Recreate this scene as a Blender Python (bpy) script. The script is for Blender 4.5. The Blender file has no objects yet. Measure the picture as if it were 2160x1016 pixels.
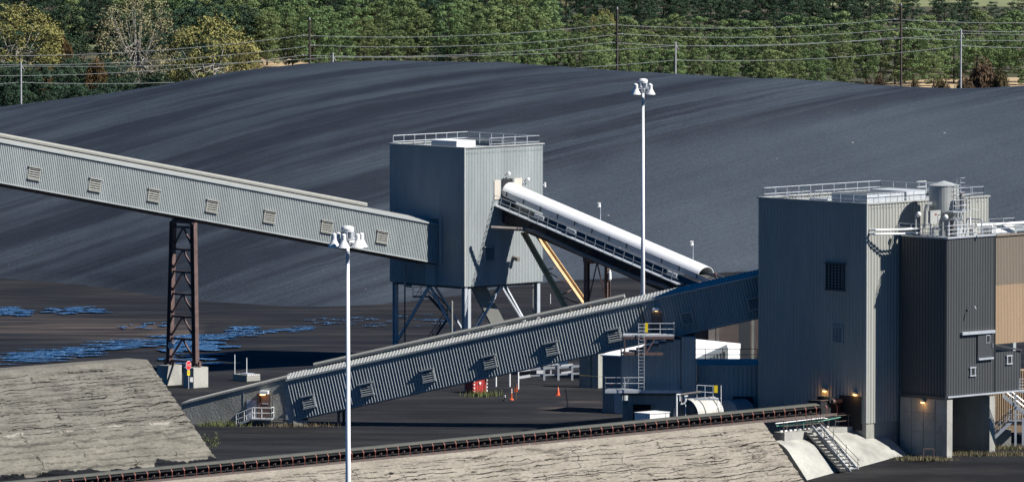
import bpy, math, random
import numpy as np
from mathutils import Vector as V, noise as mn

R_ = math.radians
sc = bpy.context.scene
# ------------------------------------------------------------------ camera
F_PX = 16800.0; CX = 1080.0; CY = 508.0; H = 65.5
PITCH = math.atan((CY + 622.0) / F_PX)
cd = bpy.data.cameras.new('camera'); cam = bpy.data.objects.new('camera', cd)
sc.collection.objects.link(cam); sc.camera = cam
cam.location = (0, 0, H); cam.rotation_euler = (math.pi / 2 - PITCH, 0, 0)
cd.lens = 36.0 * F_PX / 2160.0; cd.sensor_width = 36.0
cd.clip_start = 5.0; cd.clip_end = 20000.0
# ------------------------------------------------------------------ world + sun
SUN_EL = 43.0; SUN_AZ = -20.0      # azimuth measured from +X towards +Y
w = bpy.data.worlds.new('World'); sc.world = w; w.use_nodes = True
nt = w.node_tree; bg = nt.nodes['Background']
sky = nt.nodes.new('ShaderNodeTexSky'); sky.sky_type = 'NISHITA'; sky.sun_disc = False
sky.sun_elevation = R_(SUN_EL); sky.sun_rotation = R_(90 - SUN_AZ)
sky.altitude = 2500; sky.air_density = 0.65; sky.dust_density = 0.05; sky.ozone_density = 5.0
hsv = nt.nodes.new('ShaderNodeHueSaturation'); hsv.inputs['Saturation'].default_value = 1.5
nt.links.new(sky.outputs[0], hsv.inputs['Color']); nt.links.new(hsv.outputs[0], bg.inputs[0]); bg.inputs[1].default_value = 0.05
sl = bpy.data.lights.new('sun', 'SUN'); sl.energy = 5.0; sl.angle = R_(0.5); sl.color = (1.0, 0.965, 0.915)
so = bpy.data.objects.new('sun', sl); sc.collection.objects.link(so)
SD = V((math.cos(R_(SUN_EL)) * math.cos(R_(SUN_AZ)), math.cos(R_(SUN_EL)) * math.sin(R_(SUN_AZ)), math.sin(R_(SUN_EL))))
so.rotation_euler = SD.to_track_quat('Z', 'Y').to_euler(); so.location = SD * 200
sc.view_settings.view_transform = 'Standard'; sc.view_settings.look = 'None'
sc.view_settings.exposure = 0.55; sc.view_settings.gamma = 1.0
sc.view_settings.use_curve_mapping = False
sc.cycles.max_bounces = 4; sc.cycles.diffuse_bounces = 1; sc.cycles.glossy_bounces = 2
sc.cycles.transparent_max_bounces = 6
# ------------------------------------------------------------------ projection helpers
cp, sp_ = math.cos(PITCH), math.sin(PITCH)
FWD = V((0, cp, -sp_)); UPV = V((0, sp_, cp)); RT = V((1, 0, 0)); CAM = V((0, 0, H))
def ray(px, py): return FWD * F_PX + RT * (px - CX) + UPV * (CY - py)
def hit(px, py, p0, n):
    d = ray(px, py); return CAM + d * ((p0 - CAM).dot(n) / d.dot(n))
def G(px, py, z=0.0): return hit(px, py, V((0, 0, z)), V((0, 0, 1)))
def P(px, py, Y): return hit(px, py, V((0, Y, 0)), V((0, 1, 0)))
def proj(p):
    q = p - CAM; d = q.dot(FWD); return CX + F_PX * q.x / d, CY - F_PX * q.dot(UPV) / d
def tpx(p, d, px):           # distance t along d from p whose picture column is px
    t = 0.0
    for _ in range(8):
        a = proj(p + d * t)[0]; b = proj(p + d * (t + .1))[0]; t += (px - a) / ((b - a) / .1)
    return t
def Zat(p, py):              # height above p's plan position seen at row py
    lo, hi = -20.0, 60.0
    for _ in range(40):
        m = (lo + hi) / 2
        if proj(V((p.x, p.y, m)))[1] > py: lo = m
        else: hi = m
    return lo
Z = V((0, 0, 1)); S2 = math.sqrt(.5)
L = V((-S2, S2, 0)); R = V((S2, S2, 0)); A = V((-S2, -S2, 0)); B = V((S2, -S2, 0))
rnd = random.Random(7)

# ------------------------------------------------------------------ materials
def newmat(name):
    m = bpy.data.materials.new(name); m.use_nodes = True
    return m, m.node_tree, m.node_tree.nodes['Principled BSDF']
def mat(name, col, rough=.6, metal=0.0, var=.0, scale=1.0, stretch=(1, 1, 1), bump=0.0, bscale=20.0, dark=None, emit=0, spec=.5, objvar=0.0):
    m, t, b = newmat(name); N = t.nodes; K = t.links
    b.inputs['Roughness'].default_value = rough; b.inputs['Metallic'].default_value = metal
    b.inputs['Specular IOR Level'].default_value = spec
    c = (*col, 1); b.inputs['Base Color'].default_value = c
    tc = N.new('ShaderNodeTexCoord')
    if var > 0 or dark:
        mp = N.new('ShaderNodeMapping'); K.new(tc.outputs['Object'], mp.inputs[0]); mp.inputs['Scale'].default_value = stretch
        no = N.new('ShaderNodeTexNoise'); no.inputs['Scale'].default_value = scale; no.inputs['Detail'].default_value = 6
        no.inputs['Roughness'].default_value = .65; K.new(mp.outputs[0], no.inputs['Vector'])
        cr = N.new('ShaderNodeValToRGB'); K.new(no.outputs[0], cr.inputs[0])
        d = dark if dark else tuple(x * (1 - var) for x in col)
        u = tuple(min(1, x * (1 + var * .6)) for x in col)
        cr.color_ramp.elements[0].position = .32; cr.color_ramp.elements[0].color = (*d, 1)
        cr.color_ramp.elements[1].position = .68; cr.color_ramp.elements[1].color = (*u, 1)
        out = cr.outputs[0]
        if objvar:
            oi = N.new('ShaderNodeObjectInfo'); hs = N.new('ShaderNodeHueSaturation')
            mr = N.new('ShaderNodeMapRange'); mr.inputs[3].default_value = 1 - objvar; mr.inputs[4].default_value = 1 + objvar
            K.new(oi.outputs['Random'], mr.inputs[0]); K.new(mr.outputs[0], hs.inputs['Value'])
            mr2 = N.new('ShaderNodeMapRange'); mr2.inputs[3].default_value = .475; mr2.inputs[4].default_value = .52
            ml = N.new('ShaderNodeMath'); ml.operation = 'FRACT'; mm = N.new('ShaderNodeMath'); mm.operation = 'MULTIPLY'; mm.inputs[1].default_value = 7.3
            K.new(oi.outputs['Random'], mm.inputs[0]); K.new(mm.outputs[0], ml.inputs[0]); K.new(ml.outputs[0], mr2.inputs[0]); K.new(mr2.outputs[0], hs.inputs['Hue'])
            K.new(out, hs.inputs['Color']); out = hs.outputs[0]
        K.new(out, b.inputs['Base Color'])
    if bump > 0:
        n2 = N.new('ShaderNodeTexNoise'); n2.inputs['Scale'].default_value = bscale; n2.inputs['Detail'].default_value = 4
        K.new(tc.outputs['Object'], n2.inputs['Vector'])
        bp = N.new('ShaderNodeBump'); bp.inputs['Strength'].default_value = bump; bp.inputs['Distance'].default_value = .1
        K.new(n2.outputs[0], bp.inputs['Height']); K.new(bp.outputs[0], b.inputs['Normal'])
    if emit:
        b.inputs['Emission Color'].default_value = c; b.inputs['Emission Strength'].default_value = emit
    return m
MM = {}
MM['clad'] = mat('grey_cladding', (.345, .375, .375), .6, 0, .16, .35, (1, 1, .25), spec=.2)
MM['clad_warm'] = mat('warm_grey_cladding', (.345, .350, .318), .6, 0, .12, .35, (1, 1, .2), spec=.2)
MM['clad_dark'] = mat('bronze_cladding', (.062, .066, .068), .5, 0, .12, .4, (1, 1, .25))
MM['tan'] = mat('tan_cladding', (.36, .255, .16), .6, 0, .1, .5, (1, 1, .3))
MM['tan2'] = mat('taupe_cladding', (.20, .165, .125), .6, 0, .1, .5, (1, 1, .3))
MM['trim'] = mat('trim_metal', (.38, .39, .37), .5, 0, .1, 1)
MM['trim_dark'] = mat('trim_dark', (.05, .055, .06), .5)
MM['louv'] = mat('louver_metal', (.30, .30, .27), .55, 0, .1, 2)
MM['dark'] = mat('dark_void', (.012, .013, .015), .8)
MM['roofp'] = mat('roof_panel', (.46, .48, .48), .45, .1, .25, .6, (1, 1, 1))
MM['palemetal'] = mat('pale_roof_metal', (.52, .55, .57), .5, 0, .12, .8)
MM['white'] = mat('white_paint', (.80, .80, .78), .5, 0, .06, 1.2)
MM['coverwhite'] = mat('white_cover', (.97, .97, .96), .3, 0, .04, .6)
MM['galv'] = mat('galvanised', (.52, .55, .58), .45, .35, .15, 2)
MM['rust'] = mat('rusty_brown_steel', (.135, .085, .075), .75, 0, .35, 1.4)
MM['brownsteel'] = mat('brown_steel', (.12, .095, .085), .7, 0, .2, 1)
MM['bluesteel'] = mat('blue_grey_steel', (.46, .49, .52), .5, .1, .1, 1)
MM['blacksteel'] = mat('dark_truss_steel', (.03, .032, .036), .7, 0, .2, 1)
MM['yellow'] = mat('worn_yellow_steel', (.64, .43, .22), .6, 0, .3, .8)
MM['pipe'] = mat('grey_pipe', (.24, .21, .19), .55, 0, .25, 1)
MM['redpaint'] = mat('red_paint', (.42, .045, .04), .55, 0, .3, 1.5)
MM['redbracket'] = mat('red_oxide', (.30, .095, .065), .65, 0, .4, 1.0)
MM['rubber'] = mat('belt_rubber', (.075, .075, .068), .7, 0, .25, 1.5)
MM['cover'] = mat('belt_cover_grey', (.092, .092, .078), .6, 0, .2, .7)
MM['orange'] = mat('cone_orange', (.75, .12, .04), .6)
MM['signred'] = mat('sign_red', (.65, .02, .03), .5)
MM['signyellow'] = mat('sign_yellow', (.85, .62, .02), .5)
MM['wood'] = mat('pole_wood', (.075, .055, .05), .8, 0, .3, 2)
MM['greypole'] = mat('pole_grey', (.42, .42, .43), .6, 0, .2, 2)
MM['wire'] = mat('wire_metal', (.42, .44, .45), .4, .2)
MM['trunk'] = mat('bark', (.07, .052, .042), .9, 0, .3, 3)
MM['palebark'] = mat('pale_bark', (.36, .33, .28), .9, 0, .3, 3)
MM['door'] = mat('brown_door', (.11, .075, .065), .6)
MM['green'] = mat('green_pipe', (.10, .34, .24), .5)
MM['lampglow'] = mat('lamp_glow', (1.0, .50, .16), .5, emit=5.0)
MM['tankgrey'] = mat('tank_paint', (.50, .49, .45), .5, 0, .15, 1)
MM['tan_panel'] = mat('beige_panel', (.55, .50, .43), .6)
MM['conc'] = mat('concrete', (.32, .32, .28), .9, 0, .35, .5, (1, 1, .5), .3, 6)
MM['conc_lt'] = mat('pale_concrete', (.38, .375, .335), .9, 0, .38, .30, (1, 1, .6), .3, 5)
MM['grassy'] = mat('weeds_green', (.13, .15, .045), .8, 0, .4, 2)
MM['weedtan'] = mat('weeds_tan', (.17, .135, .08), .8, 0, .4, 2)

def coal_mat():
    m, t, b = newmat('coal_surface'); N = t.nodes; K = t.links
    uv = N.new('ShaderNodeUVMap'); uv.uv_map = 'track'
    sep = N.new('ShaderNodeSeparateXYZ'); K.new(uv.outputs[0], sep.inputs[0])
    tc = N.new('ShaderNodeTexCoord')
    def noise(vec, s, det=5, ro=.6):
        n = N.new('ShaderNodeTexNoise'); n.inputs['Scale'].default_value = s; n.inputs['Detail'].default_value = det
        n.inputs['Roughness'].default_value = ro; K.new(vec, n.inputs['Vector']); return n.outputs[0]
    mp = N.new('ShaderNodeMapping'); K.new(uv.outputs[0], mp.inputs[0]); mp.inputs['Scale'].default_value = (1, .10, 1)
    n1 = noise(mp.outputs[0], .85, 5, .6)
    mp2 = N.new('ShaderNodeMapping'); K.new(uv.outputs[0], mp2.inputs[0]); mp2.inputs['Scale'].default_value = (3.0, .16, 1)
    n2 = noise(mp2.outputs[0], 1.7, 4, .6)
    n3 = noise(tc.outputs['Object'], .035, 3, .5)
    def ramp(src, a, b_, ca, cb):
        r = N.new('ShaderNodeValToRGB'); K.new(src, r.inputs[0]); e = r.color_ramp.elements
        e[0].position = a; e[1].position = b_; e[0].color = (*ca, 1); e[1].color = (*cb, 1); return r.outputs[0]
    base = ramp(n1, .43, .57, (.013, .019, .030), (.037, .050, .068))
    def mix(a, b_, fac, mode='MULTIPLY'):
        x = N.new('ShaderNodeMix'); x.data_type = 'RGBA'; x.blend_type = mode
        K.new(a, x.inputs[6]); K.new(b_, x.inputs[7])
        if isinstance(fac, float): x.inputs[0].default_value = fac
        else: K.new(fac, x.inputs[0])
        return x.outputs[2]
    c = mix(base, ramp(n2, .35, .6, (.74, .76, .79), (1.08, 1.08, 1.06)), 1.0)
    col = N.new('ShaderNodeVertexColor'); col.layer_name = 'dry'
    sp = N.new('ShaderNodeSeparateColor'); K.new(col.outputs[0], sp.inputs[0])
    lightc = N.new('ShaderNodeRGB'); lightc.outputs[0].default_value = (.042, .056, .075, 1)
    c = mix(c, lightc.outputs[0], sp.outputs[0], 'MIX')
    c = mix(c, ramp(n3, .3, .7, (.82, .82, .85), (1.12, 1.1, 1.08)), 1.0)
    n4 = noise(tc.outputs['Object'], 2.6, 5, .85)
    c = mix(c, ramp(n4, .32, .68, (.66, .66, .66), (1.32, 1.32, 1.32)), 1.0)
    # scattered pale lumps
    vo = N.new('ShaderNodeTexVoronoi'); vo.inputs['Scale'].default_value = .22; K.new(tc.outputs['Object'], vo.inputs['Vector'])
    lt = N.new('ShaderNodeMath'); lt.operation = 'LESS_THAN'; lt.inputs[1].default_value = .032; K.new(vo.outputs['Distance'], lt.inputs[0])
    ml = N.new('ShaderNodeMath'); ml.operation = 'MULTIPLY'; K.new(lt.outputs[0], ml.inputs[0]); K.new(sp.outputs[0], ml.inputs[1])
    pale = N.new('ShaderNodeRGB'); pale.outputs[0].default_value = (.3, .3, .3, 1)
    c = mix(c, pale.outputs[0], ml.outputs[0], 'MIX')
    K.new(c, b.inputs['Base Color']); b.inputs['Roughness'].default_value = .75; b.inputs['Specular IOR Level'].default_value = .35
    n5 = noise(tc.outputs['Object'], 3.0, 6, .8)
    bp = N.new('ShaderNodeBump'); bp.inputs['Strength'].default_value = .5; bp.inputs['Distance'].default_value = .25
    ad = N.new('ShaderNodeMath'); ad.operation = 'ADD'; K.new(n5, ad.inputs[0]); K.new(n2, ad.inputs[1])
    K.new(ad.outputs[0], bp.inputs['Height']); K.new(bp.outputs[0], b.inputs['Normal'])
    return m
MM['coal'] = coal_mat()

def ground_mat():
    m, t, b = newmat('yard_ground'); N = t.nodes; K = t.links
    tc = N.new('ShaderNodeTexCoord')
    def noise(s, st, det=6, ro=.6):
        mp = N.new('ShaderNodeMapping'); K.new(tc.outputs['Object'], mp.inputs[0]); mp.inputs['Scale'].default_value = st
        n = N.new('ShaderNodeTexNoise'); n.inputs['Scale'].default_value = s; n.inputs['Detail'].default_value = det
        n.inputs['Roughness'].default_value = ro; K.new(mp.outputs[0], n.inputs['Vector']); return n.outputs[0]
    r = N.new('ShaderNodeValToRGB'); K.new(noise(.12, (.35, 1, 1)), r.inputs[0])
    e = r.color_ramp.elements; e[0].position = .40; e[0].color = (.006, .007, .010, 1); e[1].position = .62; e[1].color = (.016, .0165, .018, 1)
    r2 = N.new('ShaderNodeValToRGB'); K.new(noise(.26, (.22, 1.0, 1), 8, .72), r2.inputs[0])
    e = r2.color_ramp.elements; e[0].position = .42; e[0].color = (.55, .55, .58, 1); e[1].position = .62; e[1].color = (2.1, 1.95, 1.8, 1)
    x = N.new('ShaderNodeMix'); x.data_type = 'RGBA'; x.blend_type = 'MULTIPLY'; x.inputs[0].default_value = 1
    K.new(r.outputs[0], x.inputs[6]); K.new(r2.outputs[0], x.inputs[7])
    vc = N.new('ShaderNodeVertexColor'); vc.layer_name = 'kind'
    sp = N.new('ShaderNodeSeparateColor'); K.new(vc.outputs[0], sp.inputs[0])
    # dry grass land behind the pile
    g = N.new('ShaderNodeValToRGB'); K.new(noise(.03, (1, 1, 1)), g.inputs[0])
    e = g.color_ramp.elements; e[0].position = .35; e[0].color = (.045, .055, .03, 1); e[1].position = .65; e[1].color = (.11, .095, .06, 1)
    y = N.new('ShaderNodeMix'); y.data_type = 'RGBA'; K.new(sp.outputs[0], y.inputs[0]); K.new(x.outputs[2], y.inputs[6]); K.new(g.outputs[0], y.inputs[7])
    # brown silt patches
    br = N.new('ShaderNodeRGB'); br.outputs[0].default_value = (.11, .085, .07, 1)
    mm = N.new('ShaderNodeMath'); mm.operation = 'MULTIPLY'; K.new(sp.outputs[1], mm.inputs[0])
    rs = N.new('ShaderNodeValToRGB'); K.new(noise(.35, (.12, 1, 1)), rs.inputs[0]); rs.color_ramp.elements[0].position = .42; rs.color_ramp.elements[1].position = .58
    K.new(rs.outputs[0], mm.inputs[1])
    z = N.new('ShaderNodeMix'); z.data_type = 'RGBA'; K.new(mm.outputs[0], z.inputs[0]); K.new(y.outputs[2], z.inputs[6]); K.new(br.outputs[0], z.inputs[7])
    K.new(z.outputs[2], b.inputs['Base Color']); b.inputs['Roughness'].default_value = .8; b.inputs['Specular IOR Level'].default_value = .3
    bp = N.new('ShaderNodeBump'); bp.inputs['Strength'].default_value = .4; bp.inputs['Distance'].default_value = .12
    K.new(noise(1.3, (.4, 1, 1), 8, .75), bp.inputs['Height']); K.new(bp.outputs[0], b.inputs['Normal'])
    return m
MM['ground'] = ground_mat()

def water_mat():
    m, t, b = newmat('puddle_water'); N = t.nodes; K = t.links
    b.inputs['Base Color'].default_value = (.03, .10, .24, 1); b.inputs['Specular Tint'].default_value = (.45, .72, 1, 1); b.inputs['Roughness'].default_value = .32  # blue of the reflected sky is put into base colour and specular tint
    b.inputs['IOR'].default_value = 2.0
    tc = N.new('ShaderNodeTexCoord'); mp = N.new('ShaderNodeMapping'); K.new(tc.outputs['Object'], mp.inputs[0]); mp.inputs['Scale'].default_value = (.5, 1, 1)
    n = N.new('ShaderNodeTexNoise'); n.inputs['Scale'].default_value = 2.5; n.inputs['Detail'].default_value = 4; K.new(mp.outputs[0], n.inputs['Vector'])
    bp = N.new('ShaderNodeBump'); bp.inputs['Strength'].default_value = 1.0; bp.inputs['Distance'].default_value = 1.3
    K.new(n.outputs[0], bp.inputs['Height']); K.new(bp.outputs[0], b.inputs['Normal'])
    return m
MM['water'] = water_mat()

def cracked(name, col, dark, upper=8.2, toe=14.15):
    m, t, b = newmat(name); N = t.nodes; K = t.links
    uv = N.new('ShaderNodeUVMap'); uv.uv_map = 'face'
    def noise(s, st, det=6, ro=.65):
        mp = N.new('ShaderNodeMapping'); K.new(uv.outputs[0], mp.inputs[0]); mp.inputs['Scale'].default_value = st
        n = N.new('ShaderNodeTexNoise'); n.inputs['Scale'].default_value = s; n.inputs['Detail'].default_value = det
        n.inputs['Roughness'].default_value = ro; K.new(mp.outputs[0], n.inputs['Vector']); return n
    r = N.new('ShaderNodeValToRGB'); K.new(noise(.45, (.5, 1.6, 1)).outputs[0], r.inputs[0])
    e = r.color_ramp.elements; e[0].position = .3; e[0].color = (*dark, 1); e[1].position = .62; e[1].color = (*col, 1)
    # strata cracks: thin wavy lines that follow the layers of sprayed concrete
    su = N.new('ShaderNodeSeparateXYZ'); K.new(uv.outputs[0], su.inputs[0])
    def mth(op, a, b_=None, c_=None):
        q = N.new('ShaderNodeMath'); q.operation = op
        for k_, v_ in enumerate((a, b_, c_)):
            if v_ is None: continue
            if isinstance(v_, (int, float)): q.inputs[k_].default_value = v_
            else: K.new(v_, q.inputs[k_])
        return q.outputs[0]
    def rng(a, lo, hi, o0=0.0, o1=1.0):
        q = N.new('ShaderNodeMapRange'); K.new(a, q.inputs[0]); q.inputs[1].default_value = lo; q.inputs[2].default_value = hi; q.inputs[3].default_value = o0; q.inputs[4].default_value = o1; return q.outputs[0]
    wob = mth('ADD', mth('MULTIPLY', noise(.35, (.35, .8, 1), 2).outputs[0], 1.5), mth('MULTIPLY', noise(1.6, (.8, 1.2, 1), 4, .7).outputs[0], .38))
    sw = mth('ADD', su.outputs[1], wob)
    def strata(per, wid, gs, g0, st):
        f = mth('PINGPONG', mth('DIVIDE', sw, per), .5); l = rng(f, wid * .25, wid, 1, 0)
        return mth('MULTIPLY', l, rng(noise(gs, st, 4, .65).outputs[0], g0, g0 + .05))
    l1 = strata(.44, .085, .8, .47, (.5, 1.3, 1)); l2 = strata(1.55, .036, .5, .42, (.4, 1.0, 1))
    xw = mth('ADD', su.outputs[0], mth('MULTIPLY', noise(.8, (.5, 1.2, 1), 4, .7).outputs[0], 2.6))
    vl = mth('MULTIPLY', rng(mth('PINGPONG', mth('DIVIDE', xw, 5.2), .5), .002, .012, 1, 0), rng(noise(.7, (.7, .7, 1), 3).outputs[0], .50, .56))
    up = rng(mth('ADD', su.outputs[1], mth('MULTIPLY', noise(.5, (.5, .5, 1), 2).outputs[0], 1.2)), upper, upper + .5, 1, 0)
    gapm = mth('MULTIPLY', rng(noise(.42, (.45, 2.4, 1), 5, .6).outputs[0], .655, .675), up)
    topm = rng(mth('ADD', su.outputs[1], noise(.5, (.5, .5, 1), 2).outputs[0]), 1.1, 1.35)
    mxx = mth('MULTIPLY', mth('MAXIMUM', mth('MAXIMUM', mth('MULTIPLY', mth('MAXIMUM', l1, l2), up), vl), gapm), topm)
    crk = N.new('ShaderNodeRGB'); crk.outputs[0].default_value = (.035, .032, .03, 1)
    # lighter smooth skirt with stain edges under the layered part
    sk = N.new('ShaderNodeMix'); sk.data_type = 'RGBA'; sk.blend_type = 'MULTIPLY'; K.new(mth('SUBTRACT', 1, up), sk.inputs[0]); K.new(r.outputs[0], sk.inputs[6]); sk.inputs[7].default_value = (1.12, 1.12, 1.1, 1)
    stn = mth('MULTIPLY', rng(mth('PINGPONG', mth('DIVIDE', mth('ADD', su.outputs[1], mth('MULTIPLY', noise(.6, (.6, .3, 1), 4, .6).outputs[0], 1.6)), 3.1), .5), .0, .075, .62, 0), mth('SUBTRACT', 1, up))
    st_ = N.new('ShaderNodeMix'); st_.data_type = 'RGBA'; K.new(stn, st_.inputs[0]); K.new(sk.outputs[2], st_.inputs[6]); st_.inputs[7].default_value = (.06, .058, .052, 1)
    eff = mth('MULTIPLY', rng(mth('ABSOLUTE', mth('SUBTRACT', sw, upper + .1)), .10, .22, 1, 0), rng(noise(.7, (.6, .6, 1), 4, .7).outputs[0], .50, .56))
    ef = N.new('ShaderNodeMix'); ef.data_type = 'RGBA'; K.new(eff, ef.inputs[0]); K.new(st_.outputs[2], ef.inputs[6]); ef.inputs[7].default_value = (col[0] * 1.6, col[1] * 1.6, col[2] * 1.6, 1)
    cm = N.new('ShaderNodeMix'); cm.data_type = 'RGBA'; K.new(mxx, cm.inputs[0]); K.new(ef.outputs[2], cm.inputs[6]); K.new(crk.outputs[0], cm.inputs[7])
    # coal lying over the broken toe
    toe_ = rng(mth('ADD', su.outputs[1], mth('MULTIPLY', noise(.30, (.6, .2, 1), 5, .65).outputs[0], 4.5)), toe, toe + .06)
    x = N.new('ShaderNodeMix'); x.data_type = 'RGBA'; K.new(toe_, x.inputs[0]); K.new(cm.outputs[2], x.inputs[6]); x.inputs[7].default_value = (.012, .014, .018, 1)
    sp = N.new('ShaderNodeValToRGB'); K.new(noise(3.2, (.7, 1.5, 1), 8, .8).outputs[0], sp.inputs[0])
    e = sp.color_ramp.elements; e[0].position = .34; e[0].color = (.55, .53, .5, 1); e[1].position = .55; e[1].color = (1, 1, 1, 1)
    x2 = N.new('ShaderNodeMix'); x2.data_type = 'RGBA'; x2.blend_type = 'MULTIPLY'; x2.inputs[0].default_value = .8
    K.new(x.outputs[2], x2.inputs[6]); K.new(sp.outputs[0], x2.inputs[7])
    K.new(x2.outputs[2], b.inputs['Base Color']); b.inputs['Roughness'].default_value = .95; b.inputs['Specular IOR Level'].default_value = .2
    bp = N.new('ShaderNodeBump'); bp.inputs['Strength'].default_value = 1.0; bp.inputs['Distance'].default_value = .16
    K.new(mth('SUBTRACT', noise(2.6, (.8, 1.8, 1), 9, .8).outputs[0], mth('MULTIPLY', mxx, .8)), bp.inputs['Height']); K.new(bp.outputs[0], b.inputs['Normal'])
    return m
MM['crack_l'] = cracked('weathered_shotcrete', (.235, .222, .19), (.135, .128, .11))
MM['crack_r'] = cracked('pale_shotcrete', (.37, .335, .28), (.25, .225, .185), 30.0, 60.0)
MM['pine'] = mat('pine_needles', (.19, .25, .09), .75, 0, .0, 1.1, (1, 1, 1), dark=(.09, .145, .065), objvar=.2, spec=.15)
MM['pinedark'] = mat('dark_shaded_needles', (.058, .098, .052), .75, 0, .0, 1.0, (1, 1, 1), dark=(.022, .046, .032), objvar=.22, spec=.12)  # pine needles darkened: shade of the back rows is put into the colour
MM['yleaf'] = mat('autumn_leaves', (.30, .265, .09), .75, 0, .0, .9, (1, 1, 1), dark=(.17, .175, .065), objvar=.12, spec=.15)
MM['gleaf'] = mat('grey_green_leaves', (.32, .30, .15), .75, 0, .0, .9, (1, 1, 1), dark=(.19, .195, .10), objvar=.1, spec=.15)
MM['oleaf'] = mat('rust_leaves', (.16, .095, .04), .75, 0, .0, 1.0, (1, 1, 1), dark=(.10, .06, .025), objvar=.15, spec=.15)
MM['brush'] = mat('brown_brush', (.13, .095, .05), .8, 0, .0, 1.0, (1, 1, 1), dark=(.06, .045, .03), objvar=.2, spec=.1)
MM['field'] = mat('stubble_field', (.46, .34, .20), .9, 0, .3, .25, (.6, 3, 1))
MM['meadow'] = mat('meadow_grass', (.20, .22, .10), .9, 0, .25, .1)

# ------------------------------------------------------------------ mesh builder
class MB:
    def __init__(s): s.v = []; s.f = []
    def add(s, vs, fs):
        o = len(s.v); s.v += [V(x) for x in vs]; s.f += [tuple(i + o for i in f) for f in fs]; return s
    def quad(s, a, b, c, d): return s.add([a, b, c, d], [(0, 1, 2, 3)])
    def obox(s, c, x, y, z):      # centre, three half vectors
        vs = [c + x * i + y * j + z * k for k in (-1, 1) for j in (-1, 1) for i in (-1, 1)]
        return s.add(vs, [(0, 2, 3, 1), (4, 5, 7, 6), (0, 1, 5, 4), (2, 6, 7, 3), (0, 4, 6, 2), (1, 3, 7, 5)])
    def cbox(s, c, x, y, z):      # from a corner with three full vectors
        return s.obox(c + (x + y + z) * .5, x * .5, y * .5, z * .5)
    def bar(s, a, b, w_, h=None, up=None):
        h = h or w_; d = (b - a); n = d.normalized(); up = up or (Z if abs(n.z) < .95 else V((1, 0, 0)))
        sx = n.cross(up).normalized(); sy = sx.cross(n).normalized()
        return s.obox((a + b) / 2, d / 2, sx * w_ / 2, sy * h / 2)
    def tube(s, a, b, r, r2=None, n=8, cap=True):
        r2 = r if r2 is None else r2; d = (b - a).normalized(); up = Z if abs(d.z) < .95 else V((1, 0, 0))
        x = d.cross(up).normalized(); y = x.cross(d)
        vs = []
        for q, rr in ((a, r), (b, r2)):
            for i in range(n):
                t = 2 * math.pi * i / n; vs.append(q + x * math.cos(t) * rr + y * math.sin(t) * rr)
        fs = [(i, (i + 1) % n, n + (i + 1) % n, n + i) for i in range(n)]
        if cap: fs += [tuple(range(n))[::-1], tuple(range(n, 2 * n))]
        return s.add(vs, fs)
    def path(s, pts, r, n=8):
        for a, b in zip(pts[:-1], pts[1:]): s.tube(a, b, r, n=n)
        return s
    def lathe(s, c, prof, n=16, axis=None, x=None):
        ax = axis or Z; x = x or (V((1, 0, 0)) if abs(ax.x) < .9 else V((0, 1, 0))); x = (x - ax * x.dot(ax)).normalized(); y = ax.cross(x)
        vs = []
        for r, h in prof:
            for i in range(n):
                t = 2 * math.pi * i / n; vs.append(c + ax * h + x * math.cos(t) * r + y * math.sin(t) * r)
        fs = []
        for k in range(len(prof) - 1):
            for i in range(n):
                j = (i + 1) % n; fs.append((k * n + i, k * n + j, (k + 1) * n + j, (k + 1) * n + i))
        fs.append(tuple(range(n))[::-1]); fs.append(tuple(range((len(prof) - 1) * n, len(prof) * n)))
        return s.add(vs, fs)
    def corr(s, p, u, v, n, pitch=.3, depth=.06, prof=((0, 0), (.28, 0), (.5, 1), (.78, 1))):
        # ribbed sheet: origin p, u along, v up (ribs run along v), n outward
        Lh = u.length; k = max(1, round(Lh / pitch)); pts = []
        for i in range(k):
            for a, b in prof: pts.append(((i + a) / k, b * depth))
        pts.append((1.0, 0))
        vs = []
        for a, b in pts: vs += [p + u * a + n * b, p + u * a + v + n * b]
        fs = [(2 * i, 2 * i + 2, 2 * i + 3, 2 * i + 1) for i in range(len(pts) - 1)]
        return s.add(vs, fs)
    def prism(s, poly, ext):
        n = len(poly); vs = list(poly) + [q + ext for q in poly]
        return s.add(vs, [tuple(range(n))[::-1], tuple(range(n, 2 * n))] + [(i, (i + 1) % n, n + (i + 1) % n, n + i) for i in range(n)])
    def build(s, name, m, parent=None, loc=None, smooth=False):
        me = bpy.data.meshes.new(name)
        o = bpy.data.objects.new(name, me)
        if parent is not None:
            root = parent
            while root.parent: root = root.parent
            off = root.location.copy(); o.parent = parent
        else:
            off = V(loc) if loc is not None else V((0, 0, 0)); o.location = off
        me.from_pydata([tuple(x - off) for x in s.v], [], s.f); me.materials.append(MM[m] if isinstance(m, str) else m)
        if smooth:
            for pl in me.polygons: pl.use_smooth = True
        me.update(); sc.collection.objects.link(o); return o
def tag(o, label=None, cat=None, group=None, kind=None):
    if label: o['label'] = label
    if cat: o['category'] = cat
    if group: o['group'] = group
    if kind: o['kind'] = kind
    return o
def thing(name, label, cat, loc, group=None):
    o = bpy.data.objects.new(name, None); o.empty_display_size = .5; sc.collection.objects.link(o); o.location = loc
    bpy.context.view_layer.update() if False else None
    return tag(o, label, cat, group)
def copy_tree(o, parent=None, loc=None):
    c = o.copy(); sc.collection.objects.link(c)
    if parent: c.parent = parent
    if loc is not None: c.location = loc
    for ch in list(o.children): copy_tree(ch, c)
    return c
def one(mb, name, m, label, cat, loc=(0, 0, 0), group=None, smooth=False):
    return tag(mb.build(name, m, None, loc, smooth), label, cat, group)

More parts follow.
